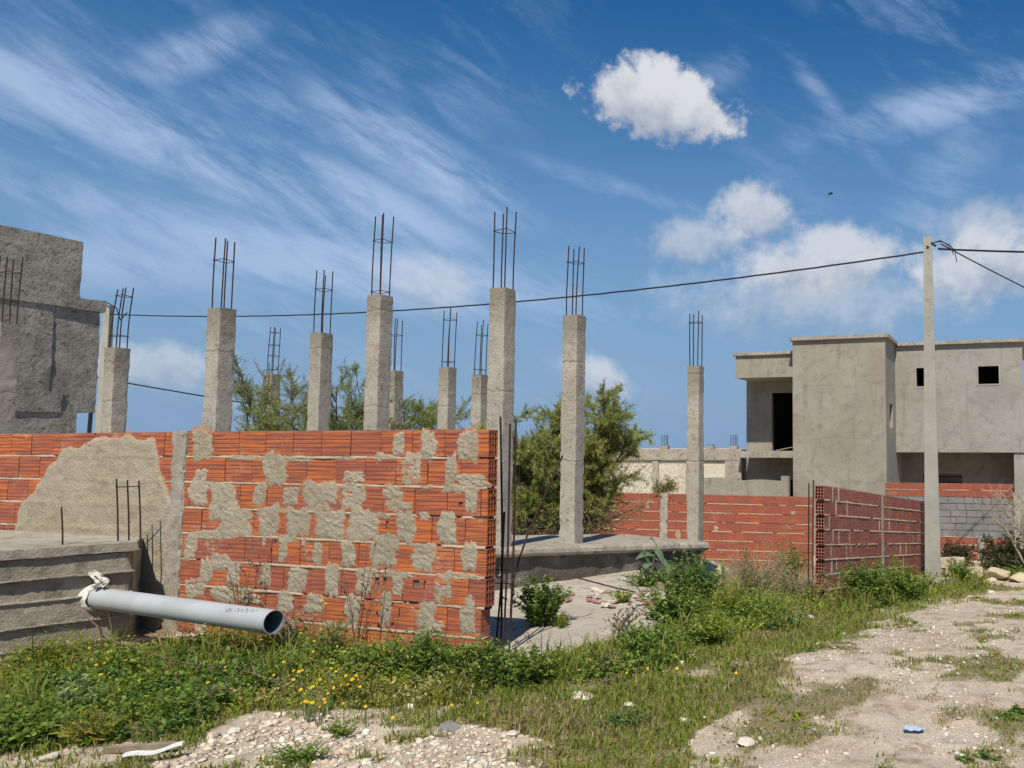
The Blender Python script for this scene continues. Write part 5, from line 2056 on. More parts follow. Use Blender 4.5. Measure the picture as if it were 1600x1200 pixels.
rock(1236, 972, 17, 14, 'white rounded stone lying in grass before the dry thicket, left of a smaller one', seed=2)
rock(1266, 967, 12, 8, 'small pale stone in grass just right of the white rounded stone', seed=3)
rock(910, 1092, 38, 18, 'broad pale rock at the edge of the weeds near the apron', seed=4)
rock(982, 1104, 24, 12, 'medium pale rock half sunk in the grass strip', seed=5)
rock(700, 1140, 34, 16, 'grey flat slab of stone tilted on the gravel below the wall', 'block', seed=6, flat=0.4)
rock(802, 1148, 24, 7, 'thin whitish stone flake lying right of the grey flat slab', seed=7, flat=0.3)
rock(683, 1165, 22, 9, 'pale flat stone on the gravel below the grey slab', seed=8)
rock(1070, 1129, 18, 9, 'small cream stone in the middle of the grass strip', seed=9)
rock(1188, 1157, 9, 10, 'little white round stone at the near edge of the dirt track', seed=10)
rock(1165, 1166, 28, 14, 'sandy flat stone beside the little white stone', seed=11)
rock(1065, 1040, 14, 10, 'pale stone at the weed edge below the apron corner', seed=12)
rock(365, 1148, 24, 14, 'cream stone among gravel under the pipe end', seed=13)
rock(420, 1138, 18, 14, 'whitish lump of stone in the gravel right of the cream one', seed=14)
rock(80, 1190, 30, 16, 'dusty stone at the lower left corner of the scene', seed=15)
rock(1318, 992, 10, 6, 'tiny white stone on the track edge below the dry thicket', seed=16)
rock(1548, 927, 15, 7, 'white flat stone by the track near the utility pole', seed=17, flat=0.4)
rock(1562, 893, 44, 26, 'big sandy boulder by the track beyond the pole', 'yellowstone', seed=18, d=18.6)
rock(1596, 890, 40, 22, 'brown boulder at the right edge behind the track', 'yellowstone', seed=19, d=18.2)
rock(1545, 900, 26, 12, 'small sandy rubble stone in front of the big boulder', 'yellowstone', seed=20, d=17.9)
rock(1300, 945, 26, 15, 'grey stone at the foot of the weathered wall end', seed=21)
rock(640, 1108, 20, 12, 'beige stone sitting at the foot of the yellow flowers', seed=22)


def build_ruin():
    p = at(1505, 900, 18.6)
    g = gz1(p.x, p.y)
    root = thing('ruined_wall', 'broken stump of yellow stone block wall beside the utility pole', 'ruined wall', (p.x, p.y, g), 0.1)
    r = random.Random(8)
    V8 = 0
    for k in range(3):
        n = [3, 3, 2][k]
        for i in range(n):
            w = 0.28
            V, Fc = rough_box(w - 0.01, 0.2, 0.20, 5, 4, 4, 0.015, 60 + k * 5 + i, 6, 0.03)
            x = -0.40 + i * 0.28 + (0.12 if k % 2 else 0)
            link('stone_block', np_mesh('stone_block', V, Fc, None, True), M['yellowstone'], root, (x, r.uniform(-0.02, 0.02), -0.15 + k * 0.205))


build_ruin()


def rubble():
    r = random.Random(6)
    for k in range(48):
        x = r.uniform(870, 1035)
        y = r.uniform(922, 950)
        if y > 940 and x < 930:
            continue
        u, w = ray(x, y)
        d = (0.065 - CAMZ) / w
        V, Fc = rough_box(r.uniform(0.03, 0.13), r.uniform(0.03, 0.08), r.uniform(0.008, 0.02), 3, 3, 1, 0.006, k, 9, 0.01)
        mt = M['tile'] if r.random() < 0.55 else M['stone']
        o = link('tile_shard', np_mesh('tile_shard', V, Fc, None, True), mt, None, (u * d, d, 0.068))
        o.rotation_euler = (r.uniform(-0.2, 0.2), r.uniform(-0.2, 0.2), r.uniform(0, 3.1))
        tag(o, 'broken tile or stone shard lying on the apron under the platform edge', 'shard', 'shards scattered on the apron')


rubble()


# ------------------------------------------------------------------ litter
def litter():
    p = gp(238, 1190)
    mb = MB()
    n = 10
    V = []
    for i in range(n + 1):
        f = i / n
        x = (f - 0.5) * 0.26
        for (dy, dz) in ((-0.014, 0), (0.014, 0), (0.014, 0.014), (-0.014, 0.014)):
            V.append((x, dy + 0.02 * f * f, dz + 0.035 * f * f + 0.006 * math.sin(f * 9)))
    Fc = [(i * 4 + k, (i + 1) * 4 + k, (i + 1) * 4 + (k + 1) % 4, i * 4 + (k + 1) % 4) for i in range(n) for k in range(4)] + [(3, 2, 1, 0), tuple(n * 4 + k for k in range(4))]
    me = bpy.data.meshes.new('plastic_strip')
    me.from_pydata(V, [], Fc)
    o = link('plastic_strip', me, M['white'], None, (p.x, p.y, p.z + 0.03))
    o.rotation_euler = (0, 0, 0.15)
    tag(o, 'white bent plastic strip lying at the bottom of the verge', 'litter')
    p = gp(222, 1178)
    V, Fc = rough_box(0.36, 0.035, 0.03, 14, 2, 2, 0.006, 4, 9, 0.01)
    o = link('stick', np_mesh('stick', V, Fc, None, True), M['wood'], None, (p.x, p.y, p.z + 0.012))
    o.rotation_euler = (0.05, -0.04, 0.1)
    tag(o, 'brown wooden stick lying behind the white plastic strip', 'stick')
    p = gp(1428, 1144)
    n, m2 = 12, 5
    V = [((i / n - 0.5) * 0.11, (k / m2 - 0.5) * 0.055, 0.004 + 0.004 * math.sin(i * 1.3 + k) + 0.004 * math.cos(k * 2.1 + i * 0.5)) for i in range(n + 1) for k in range(m2 + 1)]
    Fc = [(i * (m2 + 1) + k, (i + 1) * (m2 + 1) + k, (i + 1) * (m2 + 1) + k + 1, i * (m2 + 1) + k + 1) for i in range(n) for k in range(m2)]
    me = bpy.data.meshes.new('plastic_scrap')
    me.from_pydata(V, [], Fc)
    o = link('plastic_scrap', me, M['blue'], None, (p.x, p.y, p.z + 0.015))
    so = o.modifiers.new('thickness', 'SOLIDIFY')
    so.thickness = 0.003
    tag(o, 'crumpled blue plastic scrap on the dirt track', 'litter')


litter()


# ------------------------------------------------------------------ individual weeds
def wp(x, y):
    p = gp(x, y)
    return (p.x, p.y, float(gz_fine(np.array([p.x]), np.array([p.y]))[0]))


def onap(x, y, z=0.06):
    u, w = ray(x, y)
    d = (z - CAMZ) / w
    return (u * d, d, z)


weed('dark leafy weed clump growing on the concrete apron', onap(846, 976), 0.44, 0.30, 90, 30, 0.050, DARKG + GREEN, 0.55, 1)
weed('small bright weed beside the dark clump on the apron', onap(878, 978), 0.15, 0.13, 26, 16, 0.035, LIME + GREEN, 0.4, 2)
weed('low bright weed among the shards on the apron', onap(972, 941), 0.16, 0.18, 30, 16, 0.035, GREEN + LIME, 0.45, 3)
weed('flat weed patch against the platform footing', onap(1010, 915), 0.20, 0.36, 46, 16, 0.045, GREEN + DARKG, 0.5, 31)
weed('large dark leafy weed at the right corner of the platform', wp(1082, 958), 0.66, 0.46, 110, 34, 0.060, DARKG + GREEN[:1], 0.55, 4)
weed('second dark weed leaning over the apron corner', wp(1055, 990), 0.50, 0.42, 80, 30, 0.055, DARKG + GREEN, 0.55, 5)
weed('yellow-green weed right of the large dark one', wp(1135, 970), 0.50, 0.34, 60, 28, 0.045, LIME, 0.35, 6)
weed('dry greyish thicket before the rear brick wall, left portion', wp(1185, 935), 0.80, 0.60, 150, 24, 0.040, GREYG, 0.3, 7, stem=M['palestem'])
weed('tall green bush in the dry thicket before the rear brick wall', wp(1236, 930), 0.90, 0.45, 90, 30, 0.055, DARKG + GREEN, 0.5, 8)
weed('dry greyish thicket at the open end of the weathered wall', wp(1262, 942), 0.62, 0.50, 140, 22, 0.038, GREYG + DRYC[:1], 0.3, 9, stem=M['palestem'])
weed('thin tall weed stalk against the rear brick wall', wp(1163, 930), 0.95, 0.10, 7, 30, 0.05, GREEN + GREYG, 0.4, 10)
weed('slender weed stalk left of the dry thicket', wp(1132, 935), 0.80, 0.08, 5, 30, 0.045, GREEN + GREYG, 0.4, 11)
weed('dense green weed at the foot of the weathered wall, near half', wp(1352, 950), 0.66, 0.55, 120, 30, 0.065, GREEN + DARKG, 0.55, 12)
weed('dense green weed at the foot of the weathered wall, far half', wp(1412, 940), 0.60, 0.65, 120, 28, 0.065, GREEN + DARKG[:1], 0.5, 13)
weed('upright yellowish weed against the weathered wall tie', wp(1398, 926), 0.80, 0.14, 12, 26, 0.055, LIME + GREEN, 0.35, 14)
weed('green bush growing right of the utility pole foot', wp(1500, 914), 0.55, 0.42, 70, 26, 0.070, GREEN + DARKG, 0.5, 15)
weed('low green weed patch beneath the big sandy boulder', wp(1590, 905), 0.30, 0.5, 60, 18, 0.06, GREEN, 0.5, 16)
weed('dark green leafy weed under the open end of the brick wall', wp(752, 1070), 0.34, 0.34, 100, 28, 0.050, DARKG + GREEN, 0.42, 17)
weed('green weed sprawling at the wall end, right of the dark one', wp(826, 1070), 0.27, 0.26, 70, 26, 0.048, GREEN + DARKG, 0.42, 18)
weed('tall mixed weed in front of the wall centre', wp(660, 1064), 0.38, 0.28, 80, 26, 0.045, DARKG + GREEN, 0.4, 19)
weed('lime green weed in front of the wall, left of the tall mixed one', wp(600, 1060), 0.33, 0.26, 70, 24, 0.034, LIME + GREEN, 0.4, 20)
weed('bushy green weed on the bank below the apron corner', wp(1015, 1026), 0.25, 0.40, 90, 26, 0.046, GREEN + DARKG, 0.45, 51)
weed('mixed green weed at the middle of the cracked apron edge', wp(945, 1046), 0.15, 0.34, 80, 22, 0.042, GREEN + GREYG, 0.4, 52)
weed('leafy weed in the verge between the lime weed and the white stone', wp(1105, 1008), 0.32, 0.40, 90, 24, 0.046, GREEN + LIME[:1], 0.45, 53)
weed('fresh green weed in the verge before the tall bush of the thicket', wp(1190, 972), 0.34, 0.45, 90, 24, 0.05, GREEN, 0.45, 54)
weed('broad weed under the dry stems at the wall centre', wp(560, 1068), 0.26, 0.26, 60, 22, 0.044, DARKG + GREEN, 0.5, 55)
weed('leafy weed at the foot of the brick wall below the pipe', wp(385, 1040), 0.16, 0.26, 60, 22, 0.045, GREEN + DARKG, 0.5, 56)
weed('low weed at the plinth corner under the pipe', wp(190, 1052), 0.22, 0.26, 60, 22, 0.045, GREEN + LIME[:1], 0.45, 57)
weed('lime-yellow blooming weed in the middle of the yellow flowers', wp(535, 1100), 0.26, 0.22, 60, 22, 0.022, [(0.26, 0.24, 0.02), (0.17, 0.19, 0.03), (0.34, 0.27, 0.02)], 0.45, 41)
weed('feathery grass tuft at the near edge of the left verge', wp(140, 1165), 0.20, 0.16, 60, 6, 0.09, LIME + DRYC[:1], 0.08, 42)
weed('dark weed growing right beside the open pipe end', wp(455, 1028), 0.30, 0.22, 46, 22, 0.045, DARKG, 0.4, 21)
weed('weed with grey-green leaves below the pipe end', wp(515, 1040), 0.36, 0.22, 46, 22, 0.036, GREYG + GREEN, 0.35, 22)
weed('leafy dark weed mass at the lower left corner', wp(45, 1152), 0.20, 0.42, 90, 24, 0.048, GREEN + DARKG[1:3], 0.6, 23)
weed('thistle-like silvery weed in front of the plinth', wp(118, 1128), 0.30, 0.16, 24, 22, 0.055, [(0.16, 0.21, 0.12), (0.10, 0.15, 0.07)], 0.3, 24)
weed('leafy green weed below the middle of the pipe', wp(235, 1080), 0.18, 0.30, 60, 22, 0.048, GREEN + LIME[:1], 0.6, 25)
weed('dark weed patch in the middle of the left verge', wp(300, 1108), 0.15, 0.30, 60, 20, 0.040, GREEN + DARKG[1:2], 0.5, 26)
weed('tall grassy weed tuft by the foot of the plinth', wp(70, 1050), 0.26, 0.30, 80, 8, 0.10, GREEN + LIME, 0.1, 27)
weed('green weed standing in front of the pipe', wp(323, 1040), 0.42, 0.07, 6, 26, 0.040, GREEN, 0.4, 28)
weed('low weed on the near gravel below the pipe end', wp(470, 1190), 0.12, 0.20, 36, 16, 0.032, DARKG + GREEN, 0.45, 29)
weed('small weed tuft on the gravel right of the cream stones', wp(530, 1152), 0.09, 0.12, 24, 14, 0.028, DARKG + GREEN, 0.45, 30)
weed('dark weed patch in the near grass strip', wp(975, 1135), 0.10, 0.22, 40, 14, 0.032, DARKG, 0.45, 32)


def dry_weed(label, p, h, rad, n, seed, mat, heads=True):
    r = random.Random(seed)
    root = thing('dry_weed', label, 'dry weed', tuple(p))
    mb = MB()
    hd = MB()
    for k in range(n):
        a = r.uniform(0, 6.28)
        e = r.uniform(0.2, 1) * rad
        hh = h * r.uniform(0.6, 1.0)
        pts = [Vector((math.cos(a) * e * f ** 1.5 + r.uniform(-0.006, 0.006), math.sin(a) * e * f ** 1.5, hh * f)) for f in (0, 0.25, 0.5, 0.75, 1)]
        mb.tube(pts, 0.0045, 5, 0.0016)
        for q in range(5):
            f = r.uniform(0.35, 0.95)
            i = min(3, int(f * 4))
            b = pts[i].lerp(pts[i + 1], f * 4 - i)
            a2 = r.uniform(0, 6.28)
            l = r.uniform(0.05, 0.14)
            e2 = b + Vector((math.cos(a2) * l * 0.7, math.sin(a2) * l * 0.7, l * 0.7))
            mb.tube([b, b.lerp(e2, 0.5) + Vector((0, 0, 0.01)), e2], 0.0022, 4, 0.001)
            if heads:
                for s_ in range(3):
                    c = b.lerp(e2, r.uniform(0.4, 1.0))
                    hd.tube([c, c + Vector((r.uniform(-0.01, 0.01), r.uniform(-0.01, 0.01), 0.014))], 0.006, 5, 0.003)
    mb.build('stems', mat, root)
    if heads:
        tag(hd.build('seed_heads', M['drystem'], root), kind='stuff')


def near_wall(x, off, z=0.0):
    p = on_w(x) - NRM * off
    return (p.x, p.y, z)


dry_weed('dark dry weed with seed heads in front of the wall above the pipe end', near_wall(420, 0.22, 0.05), 0.72, 0.22, 7, 1, M['drystem'])
dry_weed('tall dry brown weed standing before the right half of the wall', near_wall(608, 0.28, 0.02), 0.88, 0.20, 6, 2, M['drystem'])
dry_weed('dry straw-coloured weed at the wall foot right of the pipe end', near_wall(520, 0.40, 0.0), 0.42, 0.25, 12, 3, M['palestem'])
dry_weed('thin dry stalks at the cracked apron edge', (at(960, 1015, 6.95).x, 6.95, 0.0), 0.30, 0.30, 9, 4, M['drystem'])
dry_weed('pale dry stalks in the thicket before the weathered wall end', wp(1240, 935), 0.6, 0.5, 16, 5, M['palestem'], False)
dry_weed('pale dry stalks in the thicket right of the platform', wp(1190, 935), 0.6, 0.5, 14, 6, M['palestem'], False)


def twig_branch(label, pts, seed):
    """fallen dry branch lying in the weeds"""
    r = random.Random(seed)
    P = [Vector(p) for p in pts]
    o = P[0].copy()
    mb = MB()
    mb.tube([p - o for p in P], 0.0055, 6, 0.002)
    for k in range(14):
        i = r.randrange(len(P) - 1)
        b = P[i].lerp(P[i + 1], r.random()) - o
        d = Vector((r.uniform(-1, 1), r.uniform(-0.5, 0.5), r.uniform(0.0, 0.35))) * r.uniform(0.08, 0.25)
        mb.tube([b, b + d * 0.5 + Vector((0, 0, 0.02)), b + d], 0.004, 4, 0.0015)
    ob = mb.build('fallen_branch', M['drystem'], None, loc=tuple(o))
    tag(ob, label, 'branch')


twig_branch('pale dry branch lying from the plinth corner down into the weeds', [at(128, 958, 6.75), gp(178, 1050) + Vector((0, 0, 0.20)), gp(245, 1062) + Vector((0, 0, 0.16)), gp(335, 1075) + Vector((0, 0, 0.10))], 4)
twig_branch('dark dry twig lying in the weeds below the pipe end', [gp(300, 1130) + Vector((0, 0, 0.10)), gp(345, 1105) + Vector((0, 0, 0.14)), gp(385, 1088) + Vector((0, 0, 0.15)), gp(435, 1094) + Vector((0, 0, 0.10))], 5)


def flowers():
    A = [(480, 287), (525, 277), (630, 263), (1130, 297), (1040, 375), (470, 440), (445, 203), (1190, 235), (1420, 272), (1510, 315), (1560, 400), (1530, 470), (1560, 478), (1505, 410), (1470, 316), (150, 257), (505, 335)]
    B = [(330, 125), (350, 140), (205, 195), (225, 288), (290, 328), (425, 380), (450, 383), (285, 380), (140, 433), (230, 475), (215, 480), (375, 465), (285, 555), (225, 575), (245, 628), (265, 635), (283, 635), (340, 620), (345, 635),
         (440, 638), (320, 657), (550, 655), (685, 710), (980, 648), (1110, 637), (500, 500), (320, 520), (520, 555), (460, 545), (400, 480), (330, 268), (90, 497), (190, 520), (420, 530), (385, 560), (360, 590), (450, 500), (480, 520)]
    px = [(x / 3.2, 950 + y / 3.2) for x, y in A] + [(400 + x / 3.2, 900 + y / 3.2) for x, y in B]
    px += [(980, 1052), (1012, 1045), (1058, 1045), (1150, 1052)]
    r = random.Random(12)
    # one plant for flowers that stand close together
    groups = []
    for p in sorted(px):
        for g in groups:
            if math.hypot(g[0][0] - p[0], g[0][1] - p[1]) < 26:
                g.append(p)
                break
        else:
            groups.append([p])
    for g in groups:
        gx = sum(p[0] for p in g) / len(g)
        gy = min(1150, max(p[1] for p in g) + 34)
        base = gp(gx, max(gy, 1022))
        if bool(blocked(np.array([base.x]), np.array([base.y]))[0]):
            base = Vector(near_wall(gx, 0.3, 0.0))
        root = thing('flowering_weed', 'yellow-flowered weed in the grass before the brick wall', 'flower', tuple(base), 0, 'yellow-flowered weeds')
        sm = MB()
        for (x, y) in g:
            h = at(x, y, base.y + r.uniform(-0.06, 0.06)) - base
            sm.tube([Vector((h.x * 0.2, h.y * 0.2, -0.02)), Vector((h.x * 0.7, h.y * 0.7, h.z * 0.6)), h], 0.003, 4)
            mb = MB()
            R = r.uniform(0.008, 0.0125)
            n = 9
            tilt = Matrix.Rotation(r.uniform(0.3, 0.9), 4, 'X') @ Matrix.Rotation(r.uniform(-0.5, 0.5), 4, 'Y')
            for k in range(n):
                a = 2 * math.pi * k / n
                w = 0.30
                pts = [Vector((0, 0, 0.002)), Vector((math.cos(a - w) * R * 0.8, math.sin(a - w) * R * 0.8, 0.006)), Vector((math.cos(a) * R, math.sin(a) * R, 0.003)), Vector((math.cos(a + w) * R * 0.8, math.sin(a + w) * R * 0.8, 0.006))]
                mb.poly([tilt @ q for q in pts])
            mb.tube([tilt @ Vector((0, 0, 0.0)), tilt @ Vector((0, 0, 0.009))], R * 0.42, 7, R * 0.3)
            mb.build('flower_head', M['yellow'], root, loc=tuple(h))
        sm.build('stems', M['greenstem'], root)


flowers()


def big_leaf():
    b = wp(1022, 912)
    b = Vector((b[0], b[1], b[2]))
    d = b.y
    root = thing('broad_leaf_plant', 'young plant with a few large blue-green leaves by the platform corner', 'plant', tuple(b))
    S = [b, at(1018, 895, d), at(1022, 872, d), at(1026, 850, d)]
    MB().tube([p - b for p in S], 0.012, 6, 0.006).build('stem', M['greenstem'], root)
    r = np.random.default_rng(5)
    for (x0, y0, x1, y1, w) in ((1022, 868, 993, 874, 0.040), (1024, 858, 1037, 882, 0.045), (1024, 872, 1049, 892, 0.040), (1020, 880, 998, 900, 0.034), (1018, 892, 1003, 858, 0.028), (1025, 852, 1013, 843, 0.02)):
        a, c = at(x0, y0, d) - b, at(x1, y1, d - 0.08) - b
        ax = c - a
        L = ax.length
        ax.normalize()
        side = ax.cross(Vector((0.2, -0.6, 0.75))).normalized()
        nn = ax.cross(side)
        V, Fc = [], []
        ks = 8
        for i in range(ks + 1):
            f = i / ks
            ww = w * math.sin(math.pi * min(0.98, f * 0.9 + 0.08)) ** 0.8
            mid = a + ax * L * f + Vector((0, 0, 0.05 * math.sin(math.pi * f)))
            V += [tuple(mid + side * ww + nn * ww * 0.25), tuple(mid), tuple(mid - side * ww + nn * ww * 0.25)]
        for i in range(ks):
            for k in range(2):
                Fc.append((i * 3 + k, i * 3 + k + 1, (i + 1) * 3 + k + 1, (i + 1) * 3 + k))
        V = np.array(V)
        col = np.tile(np.array([(0.13, 0.20, 0.12)]), (len(V), 1))
        link('leaf', np_mesh('leaf', V, np.array(Fc), col, True), M['leaf'], root)


big_leaf()


# ------------------------------------------------------------------ trees
def tree(label, base, h, spread, seed, nl=7, nb=11, nt=9, lpt=26, lsize=0.06, wr=0.16, cols=TREEC, r_trunk=0.045, fill=0.25, name='tree', cat='tree', upright=0.7, skew=(0, 0), dens=1.0):
    r = np.random.default_rng(seed)
    base = np.array(base)
    root = thing(name, label, cat, tuple(base))
    tb, bb = MB(), MB()
    LB, LD, LS = [], [], []
    for i in range(nl):
        a = 2 * np.pi * (i + r.uniform(-0.3, 0.3)) / nl
        e = spread * r.uniform(0.25, 0.8)
        hh = h * r.uniform(0.62, 0.95) * (1 - 0.25 * (e / spread) ** 2)
        b0 = np.array([math.cos(a) * 0.08, math.sin(a) * 0.08, -0.1])
        tip = np.array([math.cos(a) * e + skew[0] * hh, math.sin(a) * e + skew[1] * hh, hh])
        pts = [b0 * (1 - f) + tip * f + np.array([0, 0, 1]) * 0.12 * h * math.sin(math.pi * f) * upright + r.normal(0, 0.03, 3) * h * 0.4 * f for f in np.linspace(0, 1, 8)]
        tb.tube([Vector(p) for p in pts], r_trunk * r.uniform(0.6, 1.0), 6, 0.008)
        for j in range(nb):
            t = r.uniform(0.18, 1.0)
            k = min(6, int(t * 7))
            s0 = pts[k] * (1 - (t * 7 - k)) + pts[k + 1] * (t * 7 - k)
            a2 = r.uniform(0, 2 * np.pi)
            out = np.array([math.cos(a2), math.sin(a2), 0])
            o2 = np.array([math.cos(a), math.sin(a), 0])
            d = unit(out * 0.8 + o2 * 0.35 + np.array([0, 0, upright * r.uniform(0.3, 1.5)]))
            L = spread * r.uniform(0.25, 0.55) * (1.15 - 0.4 * t)
            bp = [s0 + d * L * f + np.array([0, 0, -0.06 * f * f * L]) + r.normal(0, 0.02, 3) * f for f in (0, 0.35, 0.7, 1)]
            bb.tube([Vector(p) for p in bp], 0.008, 4, 0.003, cap=False)
            for q in range(nt):
                t2 = r.uniform(0.15, 1.0)
                k2 = min(2, int(t2 * 3))
                s1 = bp[k2] * (1 - (t2 * 3 - k2)) + bp[k2 + 1] * (t2 * 3 - k2)
                d2 = unit(d * 0.8 + r.normal(0, 0.55, 3) + np.array([0, 0, 0.25]))
                L2 = r.uniform(0.12, 0.32)
                e2 = s1 + d2 * L2 + np.array([0, 0, -0.03])
                bb.tube([Vector(s1), Vector((s1 + e2) / 2 + np.array([0, 0, 0.012])), Vector(e2)], 0.003, 3, 0.0015, cap=False)
                nn = int(lpt * r.uniform(0.5, 1.2) * dens)
                tt = r.uniform(0.1, 1.05, nn)[:, None]
                LB.append(s1 + (e2 - s1) * tt + r.normal(0, 0.006, (nn, 3)))
                LD.append(unit(d2 + r.normal(0, 0.6, (nn, 3)) + np.array([0, 0, 0.1])))
                LS.append(lsize * r.uniform(0.6, 1.3, nn))
    tb.build('trunk', M['bark'], root, True)
    bb.build('branches', M['bark'], root)
    B, D, S = np.concatenate(LB), np.concatenate(LD), np.concatenate(LS)
    col = pal(r, len(B), cols, 0.2)
    V, Fc, C = leaf_mesh('crown', B, D, S, wr, col, r=r, fold=0.1, droop=0.1)
    link('crown', np_mesh('crown', V, Fc, C), M['leaf'], root)
    return len(B)


def tb_(x, d, z=-0.2):
    u, w = ray(x, 700)
    return (u * d, d, z)


nlv = 0
nlv += tree('rounded green feathery tree behind the platform, dense low crown', tb_(905, 13.4, -0.1), 2.55, 1.12, 3, 13, 14, 11, 62, 0.075, 0.115, r_trunk=0.024, skew=(0.05, 0), cols=[(0.165, 0.195, 0.075), (0.205, 0.23, 0.10), (0.13, 0.16, 0.06), (0.22, 0.225, 0.10)])
nlv += tree('feathery green shrub between the tallest column and the platform tree', tb_(826, 12.9, 0.0), 2.25, 0.80, 4, 8, 13, 10, 60, 0.075, 0.115, r_trunk=0.022, cols=[(0.165, 0.195, 0.075), (0.205, 0.23, 0.10), (0.13, 0.16, 0.06)])
nlv += tree('wispy grey-green tree on the left, behind the column over the wall tie', tb_(412, 14.6, 0.2), 3.45, 0.72, 5, 8, 11, 8, 22, 0.070, 0.115, r_trunk=0.018, cols=[(0.145, 0.17, 0.088), (0.18, 0.20, 0.115), (0.115, 0.145, 0.072)], upright=1.0)
nlv += tree('wispy grey-green tree in the middle, around the mid-height column', tb_(515, 14.2, 0.2), 2.85, 1.40, 6, 11, 13, 10, 34, 0.070, 0.115, r_trunk=0.018, cols=[(0.145, 0.175, 0.082), (0.18, 0.205, 0.105), (0.115, 0.15, 0.068)], upright=0.9)
nlv += tree('sparse feathery tree right of the ragged column', tb_(630, 15.5, 0.1), 2.75, 1.25, 7, 9, 13, 10, 44, 0.070, 0.115, r_trunk=0.018, cols=[(0.16, 0.19, 0.075), (0.13, 0.16, 0.065)], upright=0.9)
print('tree leaves', nlv)


def dry_bush(label, base, h, rad, n, seed, mat, lsize=0.03, cols=DARKG, lps=0, up=0.5, name='dry_bush'):
    r = np.random.default_rng(seed)
    root = thing(name, label, 'bush', tuple(base))
    mb = MB()
    LB, LD = [], []
    for k in range(n):
        a = r.uniform(0, 2 * np.pi)
        d = unit(np.array([math.cos(a), math.sin(a), up * r.uniform(0.2, 1.6)]))
        L = rad * r.uniform(0.5, 1.15)
        pts = [d * L * f + r.normal(0, 0.05, 3) * f * rad + np.array([0, 0, 0.2 * h * math.sin(f * 2.4)]) for f in (0, 0.3, 0.6, 1)]
        for q in pts:
            q[2] = min(q[2], h)
        mb.tube([Vector(p) for p in pts], 0.009, 4, 0.003)
        for j in range(5):
            t = r.uniform(0.3, 1)
            s = pts[0] + (pts[3] - pts[0]) * t
            e = s + unit(r.normal(0, 1, 3) + d) * r.uniform(0.1, 0.3)
            mb.tube([Vector(s), Vector(e)], 0.004, 3, 0.0015)
            if lps:
                tt = r.uniform(0, 1, lps)[:, None]
                LB.append(s + (e - s) * tt)
                LD.append(unit(r.normal(0, 1, (lps, 3)) + (e - s) * 3))
    mb.build('twigs', mat, root)
    if lps:
        B, D = np.concatenate(LB), np.concatenate(LD)
        V, Fc, C = leaf_mesh('leaves', B, D, lsize * r.uniform(0.6, 1.3, len(B)), 0.3, pal(r, len(B), cols), r=r)
        link('leaves', np_mesh('leaves', V, Fc, C), M['leaf'], root)


dry_bush('tangled brown dead branches under the platform tree, before the rear wall', tb_(900, 13.0, 0.15), 0.55, 1.25, 60, 1, M['bark'], 0.05, TREEC, 4)
dry_bush('brown dead branches behind the tallest column', tb_(822, 12.6, 0.2), 0.5, 0.8, 36, 2, M['bark'], 0.05, TREEC, 4)
dry_bush('low dark spiky bush before the block wall at the right edge', (tb_(1566, 20.3)[0], 20.3, -1.35), 0.75, 0.85, 90, 3, M['bark'], 0.10, [(0.045, 0.055, 0.030), (0.07, 0.075, 0.045)], 14, 1.2, 'dark_bush')
dry_bush('small dark bush behind the broken stone stump', (tb_(1490, 20.6)[0], 20.6, -1.2), 0.5, 0.45, 50, 4, M['bark'], 0.08, [(0.03, 0.035, 0.02), (0.05, 0.05, 0.03)], 12, 1.0, 'dark_bush')
dry_bush('little scrubby plant growing on top of the rear wall pier', (tb_(1035, 19.9)[0], 19.95, 0.50), 0.35, 0.32, 30, 5, M['bark'], 0.06, GREYG, 8, 0.9, 'wall_plant')


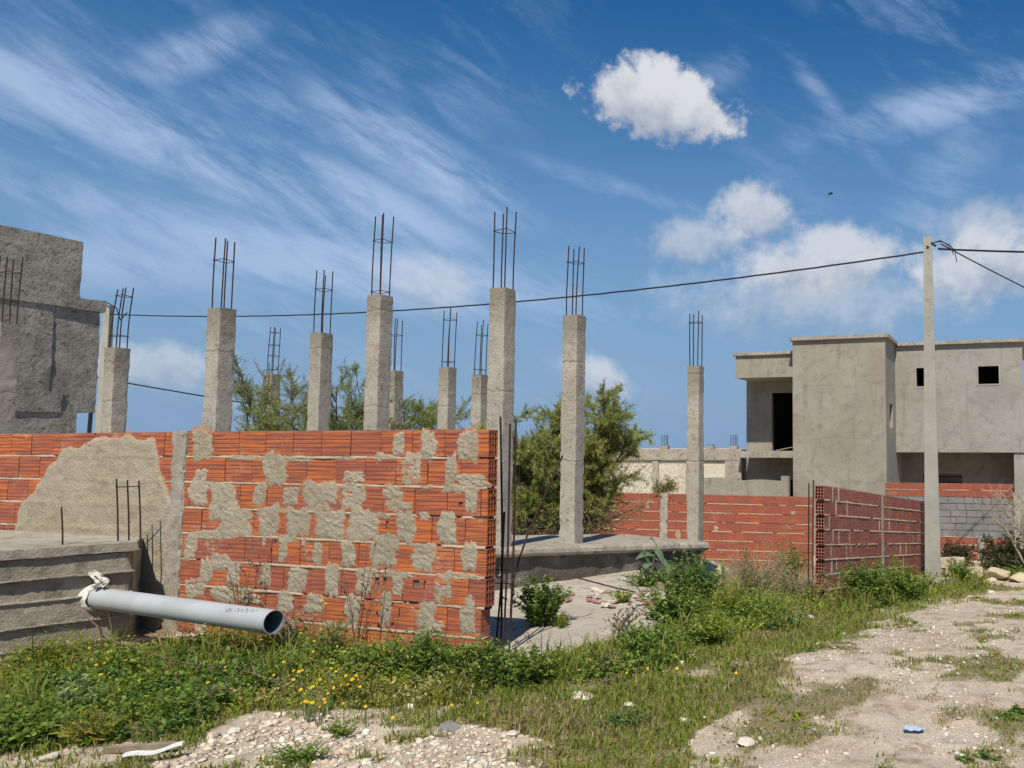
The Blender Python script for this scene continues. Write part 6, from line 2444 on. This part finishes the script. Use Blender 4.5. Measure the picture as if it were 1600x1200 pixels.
def bare_shrub():
    p = tb_(1612, 19.6)
    root = thing('bare_shrub', 'leafless pale twiggy shrub at the right edge before the house', 'shrub', (p[0], 19.6, -1.3))
    r = random.Random(17)
    mb = MB()

    def grow(a, d, L, rad, depth):
        e = a + d * L
        m = a.lerp(e, 0.5) + Vector((r.uniform(-1, 1), r.uniform(-1, 1), r.uniform(-1, 1))) * L * 0.08
        mb.tube([a, m, e], rad, 5, rad * 0.6, cap=False)
        if depth == 0:
            return
        for k in range(r.choice((2, 3))):
            nd = (d + Vector((r.uniform(-1, 1), r.uniform(-1, 1), r.uniform(-0.4, 0.7))) * 0.75).normalized()
            grow(e if k else m, nd, L * r.uniform(0.55, 0.8), rad * 0.6, depth - 1)
    for k in range(4):
        grow(Vector((0, 0, 0)), Vector((r.uniform(-0.6, 0.3), r.uniform(-0.4, 0.4), 1)).normalized(), 0.85, 0.028, 5)
    mb.build('branches', M['palestem'], root)


bare_shrub()


def bird():
    p = at(1298, 303, 40.0)
    root = MB()
    mb = MB()
    rings = []
    # body: tapered along x with tail
    prof = [(-0.14, 0.004, 0.02), (-0.09, 0.018, 0.03), (-0.03, 0.032, 0.034), (0.03, 0.034, 0.036), (0.075, 0.022, 0.024), (0.10, 0.020, 0.022), (0.125, 0.006, 0.006), (0.14, 0.001, 0.001)]
    n = 8
    for (x, a, b) in prof:
        rings.append(len(mb.v))
        for k in range(n):
            t = 2 * math.pi * k / n
            mb.v.append((x, a * math.cos(t) * 1.2, b * math.sin(t)))
    for i in range(len(prof) - 1):
        for k in range(n):
            mb.f.append((rings[i] + k, rings[i] + (k + 1) % n, rings[i + 1] + (k + 1) % n, rings[i + 1] + k))
    for sg in (-1, 1):
        w = [(0.05, 0.02), (-0.04, 0.02), (0.06, 0.12), (-0.03, 0.13), (0.0, 0.24), (-0.05, 0.23), (-0.08, 0.33)]
        i0 = len(mb.v)
        for (x, y) in w:
            for dz in (0.004, -0.004):
                mb.v.append((x, sg * y, 0.012 + y * 0.25 + dz * (1 - y)))
        for (a, b, c, d) in ((0, 1, 3, 2), (2, 3, 5, 4)):
            mb.f.append(tuple(i0 + 2 * q for q in (a, b, c, d)))
            mb.f.append(tuple(i0 + 2 * q + 1 for q in (d, c, b, a)))
        mb.f.append((i0 + 8, i0 + 10, i0 + 12))
        mb.f.append((i0 + 13, i0 + 11, i0 + 9))
        mb.f.append((i0 + 0, i0 + 4, i0 + 5, i0 + 1))
        mb.f.append((i0 + 2, i0 + 3, i0 + 7, i0 + 6))
    mb.f.append((rings[0] + 0, rings[0] + 4, rings[0] + 2))
    o = mb.build('bird', M['black'], None, True, loc=tuple(p))
    o.rotation_euler = (0.25, -0.3, 0.1)
    tag(o, 'small dark bird gliding in the sky above the cable', 'bird')


bird()
